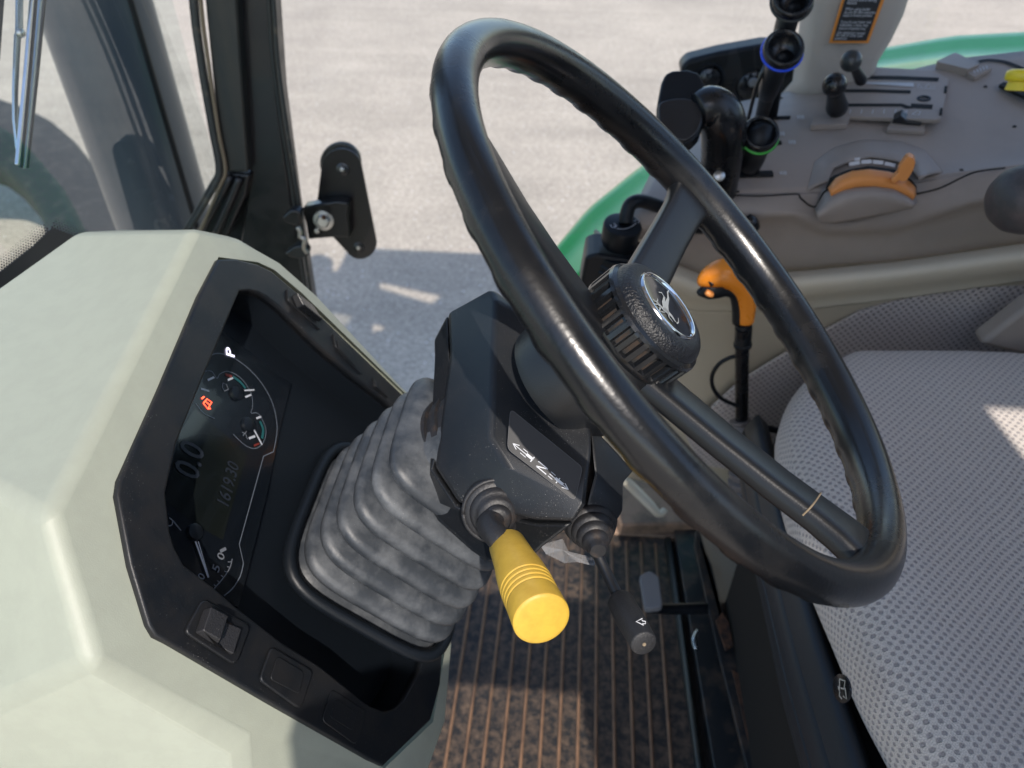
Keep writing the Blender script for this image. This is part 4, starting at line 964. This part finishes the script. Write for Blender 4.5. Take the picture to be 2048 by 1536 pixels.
cup_lever('black cup headed control lever with bright blue ring','x' and (1522,238),(1540,170,1.0),(1567,98,.95),.0235,'blue',1.08)
cup_lever('low black cup headed control lever with thin green ring',(1498,355),(1502,315,.92),(1521,268,.89),.0215,'green',.96,stemr=.0155)
cup_lever('tallest black cup headed lever partly above the picture with grey edged head',(1540,240),(1567,70,1.03),(1586,-2,.98),.0235,'seal',1.09)
obj('lever_link',*tube([(PY(1496,240,1.0),.0025),(PY(1512,175,.99),.0025),(PY(1536,118,.98),.0025)],8),'frame',label='thin black rod running up beside the blue ringed lever',cat='rod',smooth=True)
# joystick
J=thing('joystick','large glossy black curved joystick with spoon shaped palm rest and silver screw','joystick',PY(1440,370,.93))
YJ=.86
arm=[(1432,470,.93),(1434,400,.92),(1440,345,.90),(1446,290,.885),(1444,240,.87),(1420,215,.865),(1396,222,.86)]
rr=[.020,.0225,.024,.0255,.026,.0235,.019]
obj('arm',*tube([(PY(u,v,Y),r) for (u,v,Y),r in zip(arm,rr)],24,6),'gloss',J,smooth=True)
jn=(-F+UP*.25-RT*.15).normalized(); jo=PY(1362,215,.86)
def JP_(u,v): return PL(u,v,jo,jn)
jt=[(1322,165),(1330,146),(1345,139),(1375,137),(1398,144),(1409,165),(1412,200),(1408,240),(1398,268),(1382,285),(1366,290),(1345,282),(1326,268),(1314,244),(1313,215),(1317,190)]
obj('palm_rest',*prism([JP_(*q) for q in jt],-jn*.020),'black',J,bevel=.0065,seg=4)
jl=catmull([(1316,226),(1318,212),(1335,204),(1362,201),(1388,206),(1402,220),(1405,240),(1396,266),(1380,282),(1364,287),(1345,279),(1327,266),(1317,245),(1316,226)],3)
obj('thumb_well',*prism([JP_(*q)+jn*.0005 for q in jl[:-1]],jn*.005),'frame',J,bevel=.003,seg=3)
obj('screw',*lathe(PY(1438,352,.868),(-F),[(0,.0068),(.003,.0064),(.0045,.003),(.0048,.0005)],20),'steel',J,smooth=True,auto=40)
# loader control post
LP=thing('rotary_control_post','black post with ribbed boot, round cap and bent tube beside the steering wheel','control post',PY(1215,560,.86))
bx=[(1170,515),(1192,508),(1300,528),(1300,600),(1250,680),(1150,640),(1160,572)]
obj('base_box',*prism([PY(*q,.84) for q in bx],Vector((.0,.06,0))),'black',LP,bevel=.005,seg=3)
pc0=PY(1228,535,.86); pc1=PY(1246,448,.86); pa=(pc1-pc0).normalized(); pa=(pa*.9+(-F)*.25).normalized(); pl0=(pc1-pc0).length
obj('ribbed_boot',*lathe(pc0-pa*.01,pa,[(0,.030),(.008,.0295),(.010,.0265),(.014,.029),(.017,.0285),(.0185,.0255),(.022,.027),(.025,.0265),(.0265,.024),(.030,.0245),(.035,.023)],36),'black',LP,smooth=True,auto=60)
capo=obj('cap',*lathe(pc1,pa,[(-.032,.0205),(-.024,.0235),(-.004,.0245),(-.001,.0235),(0,.0215),(.0002,.001)],40),'black',LP,smooth=True,auto=40)
tb_=[(1252,446,.86),(1254,425,.865),(1262,408,.87),(1280,402,.88),(1310,410,.90),(1345,425,.91),(1385,438,.91)]
obj('bent_tube',*tube([(PY(*q),.0088) for q in tb_],16,5),'black',LP,smooth=True)
obj('end_stop',*tube([(PY(1378,438,.905),.016),(PY(1402,440,.905),.018),(PY(1420,436,.9),.014)],16,3),'black',LP,smooth=True)
obj('set_screw',*lathe(PL(1241,443,pc1+pa*.0005,pa),pa,[(0,.0022),(.002,.0018),(.0025,.0003)],14),'white',capo,smooth=True)
cm_=MB()
for pts in (sm([(1221,449),(1225,455),(1231,451),(1228,446)],3),[(1229,456),(1234,450)],sm([(1233,457),(1248,458),(1262,454),(1272,446)],4),[(1268,443),(1276,438)],sm([(1272,436),(1279,440),(1276,446)],3)):
    cm_.add(*ribbon([PL(u,v,pc1+pa*.0012,pa) for u,v in pts],.0008,pa))
obj('cap_symbol',cm_.v,cm_.f,'white',capo)
obj('latch_knob',*tube([(PY(1490,436,.875),.008),(PY(1500,447,.872),.0105),(PY(1508,458,.873),.008)],14,3),'gloss',label='small black latch knob on the taupe console side behind the wheel',cat='knob',smooth=True)
# ball levers
def ball_lever(label,kc,r,base,body,mt):
    k=PY(*kc); b=PY(*base); T=thing('ball_lever',label,'lever',b,'ball knob levers in the gate plate')
    obj('knob',*tube([(k+(b-k).normalized()*-r*.98,r*.15),(k-(b-k).normalized()*r*.7,r*.72),(k,r),(k+(b-k).normalized()*r*.7,r*.74),(k+(b-k).normalized()*r*1.2,r*.45)],24,4),mt,T,smooth=True)
    obj('stem',*tube([(k+(b-k).normalized()*r,body*.8),(k.lerp(b,.6),body),(b,body*1.25)],14,3),'black',T,smooth=True)
ball_lever('grey black ball knob lever at the upper slot of the gate plate',(1702,122,1.04),.0135,(1722,160,1.11),.0065,'ballgrey')
ball_lever('shiny black ball knob lever on a thick stem at the lower slots',(1669,170,.98),.0145,(1674,214,1.05),.0115,'gloss')
# yellow knob
YK=thing('power_takeoff_knob','bright yellow ribbed push knob at the right edge of the console','knob',PY(2036,182,.97))
kc=PY(2036,182,.97); ka=(UP*.8-F*.35+RT*.02).normalized()
obj('knob',*lathe(kc,ka,[(0,.012),(.001,.0145),(.010,.0128),(.0115,.0165),(.013,.0175),(.019,.0177),(.022,.0165),(.024,.012),(.0245,.001)],40),'yellowknob',YK,smooth=True,auto=50)
obj('base_collar',*prism(rnd([cz(1600,385,.008),cz(1720,440,.008),cz(1900,520,.008),cz(1900,440,.008),cz(1640,360,.008)],.1),TN*.004),'pitblack',YK,bevel=.001)
# armrest pad
ah=PY(2062,398,.74)
AR=thing('armrest_pad','scuffed dark rounded pad at the right picture edge above the console','armrest',ah)
prof=[]
ad=(RT*.96+UP*.1+F*.1).normalized()
obj('pad',*lathe(ah-ad*.040,ad,[(0,.002),(.002,.014),(.008,.024),(.018,.031),(.032,.0345),(.06,.036),(.10,.036),(.13,.030),(.135,.001)],36),'gaiterdark',AR,smooth=True)

# ================================================================ ORANGE LEVER
OB=PY(1482,838,.80)
OL=thing('orange_grip_lever','tall black lever with orange and black gooseneck grip and two thumb buttons','lever',OB)
def O_(u,v,Y=.775): return PY(u,v,Y)
obj('rod',*tube([(O_(1483,845,.80),.0088),(O_(1484,700,.785),.0088),(O_(1486,655,.78),.0095)],18),'gloss',OL,smooth=True,auto=60)
obj('collar',*lathe(O_(1485,692,.783),(O_(1488,640)-O_(1485,692)).normalized(),[(0,.0095),(0,.0112),(.004,.0114),(.005,.0104),(.030,.0106),(.034,.0095)],24),'black',OL,smooth=True,auto=40)
upper=[(1490,642,.0093),(1492,610,.0105),(1489,578,.0128),(1474,556,.0150),(1450,546,.0150),(1425,552,.0125),(1407,562,.0080),(1399,570,.0030)]
obj('grip_shell',*tube([(O_(u,v,.770),r*1.14) for u,v,r in upper],28,6),'orange',OL,smooth=True)
under=[(1476,645,.0070),(1476,612,.0075),(1471,588,.0082),(1455,578,.0092),(1434,578,.0112),(1415,580,.0110),(1402,582,.0070),(1398,580,.0030)]
gi=obj('grip_inset',*tube([(O_(u,v,.769),r*1.0) for u,v,r in under],24,6),'black',OL,smooth=True)
obj('trigger_button',*lathe(O_(1424,563,.7600),(-F),[(-.004,.0062),(.001,.006),(.0028,.0045),(.003,.001)],4),'black',OL,bevel=.0012)
obj('thumb_button',*tube([(O_(1412,583,.757),.0036),(O_(1418,587,.7565),.0046),(O_(1425,590,.757),.0036)],18,3,flat=.8),'paleorange',OL,smooth=True)
obj('cable',*tube([(O_(u,v,.79),.0028) for u,v in [(1480,712),(1458,716),(1436,730),(1424,752),(1426,775),(1440,795),(1460,806),(1478,812)]],10,5),'black',OL,smooth=True)
gb=(PY(1515,1040,.74)-PY(1480,845,.80)); gl_=gb.length; gd_=gb.normalized()
pr=[(0,.0145),(.004,.0150),(.006,.0125)]
for i in range(9):
    d=.035+i*(gl_-.03)/9; r=.016+.0032*i; pr+=[(d,r+.003),(d+.006,r+.0035),(d+.009,r),(d+.011,r)]
obj('gaiter',*lathe(PY(1480,840,.80),gd_,pr,32),'bootgrey',OL,smooth=True,auto=60)
obj('brake_cable',*tube([(O_(u,v,.80),.005) for u,v in [(1500,850),(1560,862),(1640,880)]],10,4),'black',OL,smooth=True)

# ================================================================ SEAT
SE=thing('driver_seat','light grey dotted fabric driver seat cushion with dark skirt and small round badge','seat',Vector((.5,.45,.40)))
def seatpt(s,t):
    return None
# cushion outline (top edge) in plan, z about .55, built as an inflated slab
ol=[PZ(u,v,.545) for u,v in [(1700,697),(1620,740),(1570,815),(1566,900),(1590,1000),(1634,1110),(1688,1230),(1746,1360),(1806,1470),(1864,1570)]]
ol=[Vector(p) for p in ol]
ol=[Vector(c) for c in catmull(ol,4)]
ol=[p-(Vector((.012,.0,0))) *0 for p in ol]
far_=[Vector((.60,ol[0].y+.003,.545)),Vector((.76,ol[0].y-.02,.545)),Vector((.82,.60,.545)),Vector((.82,.30,.545)),Vector((.76,.19,.545)),Vector((.60,.16,.545))]
loop=far_[::-1]+[]
ring0=ol[::-1]  # near->far
full=resample(ol+[Vector(c) for c in catmull([ol[-1],Vector((.30,.215,.545)),Vector((.36,.175,.545)),Vector((.60,.16,.545)),Vector((.76,.18,.545)),Vector((.82,.30,.545)),Vector((.82,.60,.545)),Vector((.76,.72,.545)),Vector((.58,ol[0].y+.01,.545)),ol[0]],5)][1:],160)[:-1]
cen=Vector((.52,.45,.545)); v=[];n=len(full); prof=[(.955,-.062),(.985,-.052),(1.0,-.036),(1.0,-.016),(.975,.002),(.94,.012),(.88,.018),(.8,.019),(.7,.016),(.55,.008),(.4,.0),(.2,-.006),(.0,-.008)]
vs=[];fs=[];uv=[]
arcl=0
for i,(k,z) in enumerate(prof[:-1]):
    for j,p in enumerate(full):
        q=cen+(p-cen)*k; q=Vector((q.x,q.y,.545+z)); vs.append(q)
        out=(p-cen).normalized()
        drop=max(0,-z-.0)
        uv.append((q.y+out.y*max(0,-z)*1.0, q.x-out.x*-1*0+ (out.x*max(0,-z))))
vs.append(Vector((cen.x,cen.y,.537))); uv.append((cen.y,cen.x))
m_=len(prof)-1
for i in range(m_-1):
    for j in range(n): fs.append((i*n+j,i*n+(j+1)%n,(i+1)*n+(j+1)%n,(i+1)*n+j))
for j in range(n): fs.append(((m_-1)*n+j,(m_-1)*n+(j+1)%n,len(vs)-1))
obj('cushion',vs,fs,'fabric',SE,smooth=True,auto=70,uvs=uv)
# skirt
def SK(u,v,X): return PX(u,v,X)
sk=[ [PX(u,v,.262) for u,v in [(1470,1010),(1530,1165),(1640,1215)]] ]
top_=[Vector((.250,.72,.475)),Vector((.248,.55,.478)),Vector((.252,.40,.482)),Vector((.262,.25,.485)),Vector((.28,.17,.485))]
bot_=[Vector((.250,.72,.385)),Vector((.248,.55,.378)),Vector((.250,.40,.378)),Vector((.260,.25,.38)),Vector((.28,.17,.38))]
rows=[]
for k in range(25):
    t=k/24; off=.0025 if (k%6) in (0,) else 0
    rows.append([a.lerp(b,t)+Vector((-.004+off-.012*math.sin(t*3.14),0,0)) for a,b in zip(top_,bot_)])
obj('skirt',*grid(rows,20),'blueside',SE,smooth=True,solid=.02,auto=30)
obj('seat_frame',*prism([Vector((.27,.16,.06)),Vector((.27,.72,.06)),Vector((.75,.72,.06)),Vector((.75,.16,.06))],Vector((0,0,.38))),'pitblack',SE)
bp=PX(1686,1377,.226); bnn=(Vector((-1,-.15,.25))).normalized()
bd=obj('badge',*lathe(bp,bnn,[(0,.0105),(.0015,.0105),(.002,.0095),(.0021,.0005)],28),'gloss',SE,smooth=True,auto=40)
def bz_(u,v): return PL(u,v,bp+bnn*.0026,bnn)
bm_=MB()
for pts in ([(1679,1358),(1679,1392),(1684,1398)],[(1679,1358),(1690,1362),(1688,1378),(1681,1376)],[(1690,1376),(1693,1398),(1686,1392)],[(1676,1372),(1680,1386)]):
    bm_.add(*ribbon([bz_(*p) for p in pts],.0012,bnn))
obj('badge_symbol',bm_.v,bm_.f,'silver',bd)
# backrest, outside the picture
bk=[]
for z,hw,x in ((.56,.22,.80),(.75,.24,.82),(.95,.23,.86),(1.12,.19,.90),(1.2,.12,.92)):
    bk.append([Vector((x+.0,.44-hw,z)),Vector((x-.03,.44-hw*.7,z)),Vector((x-.02,.44,z)),Vector((x-.03,.44+hw*.7,z)),Vector((x,.44+hw,z))])
vv,ff=grid(bk,16,3)
obj('backrest',vv,ff,'fabric',SE,smooth=True,solid=.08,uvs=[(p.y,p.z) for p in vv])

# ================================================================ FLOOR
FLR=thing('cab_floor','dusty ribbed floor mat area under the steering column','floor',Vector((0,.5,0)))
fx0,fx1=-.40,.115
obj('mat_sheet',*prism([Vector((fx0,-.2,-.01)),Vector((.250,-.2,-.01)),Vector((.205,.915,-.01)),Vector((fx0,.915,-.01))],Vector((0,0,.01))),'mat',FLR)
x=-.30; rb_=MB()
def xa_ok(x): return x>0
while x<.185:
    y1=.90 if xa_ok(x) else .88
    for (xa,w,h) in ((x,.0016,.0035),):
        rb_.add(*tube([(Vector((xa,-.2,.0012)),.0027),(Vector((xa,y1,.0012)),.0027)],8))
    x+=.0268
obj('mat_ribs',rb_.v,rb_.f,'matrib',FLR,smooth=True)
obj('front_floor_plate',*prism([Vector((-.5,.915,-.01)),Vector((.6,.915,-.01)),Vector((.6,1.1,-.01)),Vector((-.5,1.1,-.01))],Vector((0,0,.016))),'floorbrown',FLR,bevel=.004)
obj('mat_edge',*tube([(Vector((.250,-.2,.004)),.006),(Vector((.205,.91,.004)),.006)],10),'framegrey',FLR,smooth=True)
obj('side_floor_plate',*prism([PZ(1345,1040,.012),PZ(1440,1040,.012),PZ(1540,1560,.012),PZ(1432,1560,.012)],Vector((0,0,-.02))),'darkmetal',FLR,bevel=.003)
# beige and metal pieces at the far end of the floor
obj('far_step',*prism([PZ(1215,975,.03),PZ(1380,975,.03),PZ(1440,1045,.03),PZ(1240,1050,.03)],Vector((0,0,-.03))),'floorbrown',FLR,bevel=.006,seg=3)
RLx=thing('seat_rail','scuffed dark metal channel running along the floor beneath the seat','metal rail',PZ(1450,1200,.1))
obj('channel_web',*prism([PZ(1392,1060,.10),PZ(1425,1130,.10),PZ(1478,1370,.10),PZ(1530,1560,.10),PZ(1500,1560,.10),PZ(1440,1320,.10),PZ(1388,1090,.10)],Vector((0,0,-.008))),'darkmetal',RLx,bevel=.002)
obj('channel_side',*prism([PZ(1478,1040,.0),PZ(1392,1060,.10),PZ(1478,1370,.10),PZ(1530,1560,.10),PZ(1600,1560,.0)],Vector((.006,0,0))),'darkmetal',RLx)
obj('rust_edge',*prism([PZ(1465,1340,.105),PZ(1482,1350,.105),PZ(1518,1470,.105),PZ(1548,1570,.105),PZ(1518,1570,.105),PZ(1490,1450,.105)],Vector((0,0,-.003))),'rust',RLx)
obj('lug',*prism([PZ(1432,1240,.11),PZ(1445,1224,.11),PZ(1458,1245,.11),PZ(1466,1290,.11),PZ(1452,1300,.11)],Vector((0,0,-.004))),'rust',RLx)
PE=thing('floor_pedal','worn grey floor pedal on a black arm near the seat base','pedal',PZ(1300,1190,.12))
obj('pad',*prism(rnd([PZ(1279,1150,.14),PZ(1300,1140,.145),PZ(1318,1152,.145),PZ(1326,1214,.13),PZ(1290,1218,.13)],.25),Vector((0,0,-.012))),'dim',PE,bevel=.003,seg=3)
obj('arm',*tube([(PZ(1295,1216,.115),.0075),(PZ(1340,1218,.10),.0085),(PZ(1425,1216,.09),.009)],12,3),'black',PE,smooth=True)
GE=thing('floor_bracket','pale beige bracket lying at the far end of the floor under the column','bracket',PZ(1290,970,.08))
obj('beige_bracket',*tube([(PZ(1250,960,.12),.010),(PZ(1275,985,.10),.011),(PZ(1300,1010,.09),.010),(PZ(1318,1028,.08),.008),(PZ(1330,1020,.08),.006)],12,4,flat=.6),'beige',GE,smooth=True)
obj('small_fitting',*tube([(PZ(1395,1262,.05),.004),(PZ(1388,1280,.05),.004),(PZ(1392,1298,.05),.004)],8,3),'alu',GE,smooth=True)
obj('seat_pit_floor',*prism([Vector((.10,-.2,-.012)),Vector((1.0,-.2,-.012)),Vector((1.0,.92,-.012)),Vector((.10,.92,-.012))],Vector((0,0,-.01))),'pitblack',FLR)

SAZ=Vector((.26,-.966,0)).normalized(); SEL=R_(48)
sd=(SAZ*math.cos(SEL)+Vector((0,0,math.sin(SEL))))
# ================================================================ CAB SHELL outside the picture (left panels and roof slots added to shape the sun)
CB=thing('cab_roof','pale cab roof with pillars and added left shade panels around the driver','cab roof',Vector((.3,.4,1.95)))
def box(a,b): 
    x0,y0,z0=a;x1,y1,z1=b
    return [Vector((x,y,z)) for x in (x0,x1) for y in (y0,y1) for z in (z0,z1)],[(0,1,3,2),(4,6,7,5),(0,4,5,1),(2,3,7,6),(0,2,6,4),(1,5,7,3)]
RZ=1.99
def RH(u,v):
    p=PZ(u,v,-1.15); k=(RZ+1.15)/sd.z; return p+sd*k
holes=[[(615,531),(740,558),(738,567),(620,553)],[(760,565),(883,592),(863,608),(760,577)],[(636,620),(704,632),(690,655)],[(723,643),(786,657),(735,680),(714,664)]]  # roof slots added to drop sun patches on the ground
ro=[Vector((-.62,-.36,RZ)),Vector((1.15,-.36,RZ)),Vector((1.15,1.22,RZ)),Vector((-.62,1.22,RZ))]
HP=[[RH(*q) for q in h] for h in holes]
bmr=bmesh.new()
for lp in [ro]+HP:
    vv_=[bmr.verts.new((p.x,p.y,RZ)) for p in lp]
    for i in range(len(vv_)): bmr.edges.new((vv_[i-1],vv_[i]))
bmesh.ops.triangle_fill(bmr,edges=bmr.edges[:],use_beauty=True)
bmr.verts.index_update()
obj('roof',[v_.co.copy() for v_ in bmr.verts],[tuple(v_.index for v_ in f_.verts) for f_ in bmr.faces],'pillar',CB,solid=.012); bmr.free()
obj('roof_edge',*box((-.62,-.37,1.96),(1.15,-.34,2.10)),'pillar',CB)
obj('seat_shade_block',*box((.37,-.345,1.25),(.46,-.30,1.37)),'pillar',CB)  # unseen block added to keep sun off the seat's near corner
obj('cowl_shade_bar',*box((-.02,-.345,1.08),(.46,-.315,1.25)),'pillar',CB,bevel=.006)  # unseen bar added to shade the lower cowl
obj('left_rear_shade_panel',*box((.46,-.35,1.05),(.72,-.29,1.955)),'pillar',CB)  # unseen panels added to shade the seat, gap left for a sun patch
obj('left_rear_shade_panel',*box((.72,-.345,1.05),(.84,-.295,1.50)),'pillar',CB)
obj('left_rear_shade_panel',*box((.72,-.345,1.72),(.84,-.295,1.955)),'pillar',CB)
obj('left_rear_shade_panel',*box((.84,-.35,1.05),(1.05,-.29,1.955)),'pillar',CB)
obj('left_lower_shade_panel',*box((.30,-.345,-.1),(1.05,-.295,1.05)),'pillar',CB)  # unseen panel added to keep sun off part of the floor
obj('rear_wall',*box((1.08,-.36,-.3),(1.14,1.15,.9)),'black',CB)
obj('rear_corner_pillar',*box((1.0,-.36,.9),(1.1,-.24,1.955)),'pillar',CB)
obj('rear_corner_pillar',*box((1.0,1.05,.9),(1.1,1.17,1.955)),'pillar',CB)
obj('upper_pillar',*box((.42,1.13,1.0),(.54,1.19,1.955)),'pillar',CB)
obj('front_right_post',*box((-.56,1.07,1.0),(-.47,1.12,1.955)),'frame',CB)
obj('left_front_post',*box((-.56,-.36,-.1),(-.48,-.28,1.955)),'frame',CB)
obj('side_window',[Vector((-.46,1.115,.42)),Vector((.46,1.115,.60)),Vector((.46,1.115,1.95)),Vector((-.47,1.115,1.95))],[(0,1,2,3)],'sideglass',label='clear right side window pane between the front post and the grey pillar',cat='window')

# ================================================================ LIGHT, SKY
su=bpy.data.lights.new('sun','SUN'); su.energy=2.8; su.angle=R_(.5); su.color=(1,.92,.83)
so=bpy.data.objects.new('sun',su); COL.objects.link(so); so.rotation_euler=sd.to_track_quat('Z','Y').to_euler()
w=bpy.data.worlds.new('World'); scene.world=w; w.use_nodes=True; N=w.node_tree.nodes
sk=N.new('ShaderNodeTexSky'); sk.sky_type='NISHITA'; sk.sun_disc=False; sk.sun_elevation=SEL; sk.sun_rotation=math.atan2(SAZ.x,SAZ.y)
bg=N['Background']; bg.inputs[1].default_value=.15; w.node_tree.links.new(sk.outputs[0],bg.inputs[0])

# ================================================================ CAMERA
cd=bpy.data.cameras.new('camera'); co=bpy.data.objects.new('camera',cd); COL.objects.link(co)
cd.sensor_width=36; cd.lens=FPX/2048*36; cd.clip_start=.02; cd.clip_end=300
mtx=Matrix((( RT.x,UP.x,-F.x,CAM.x),(RT.y,UP.y,-F.y,CAM.y),(RT.z,UP.z,-F.z,CAM.z),(0,0,0,1)))
co.matrix_world=mtx
cd.dof.use_dof=True; cd.dof.focus_distance=.47; cd.dof.aperture_fstop=9
scene.camera=co
scene.render.resolution_x=1024; scene.render.resolution_y=768
scene.view_settings.view_transform='Standard'; scene.view_settings.look='None'; scene.view_settings.exposure=.85; scene.view_settings.gamma=1
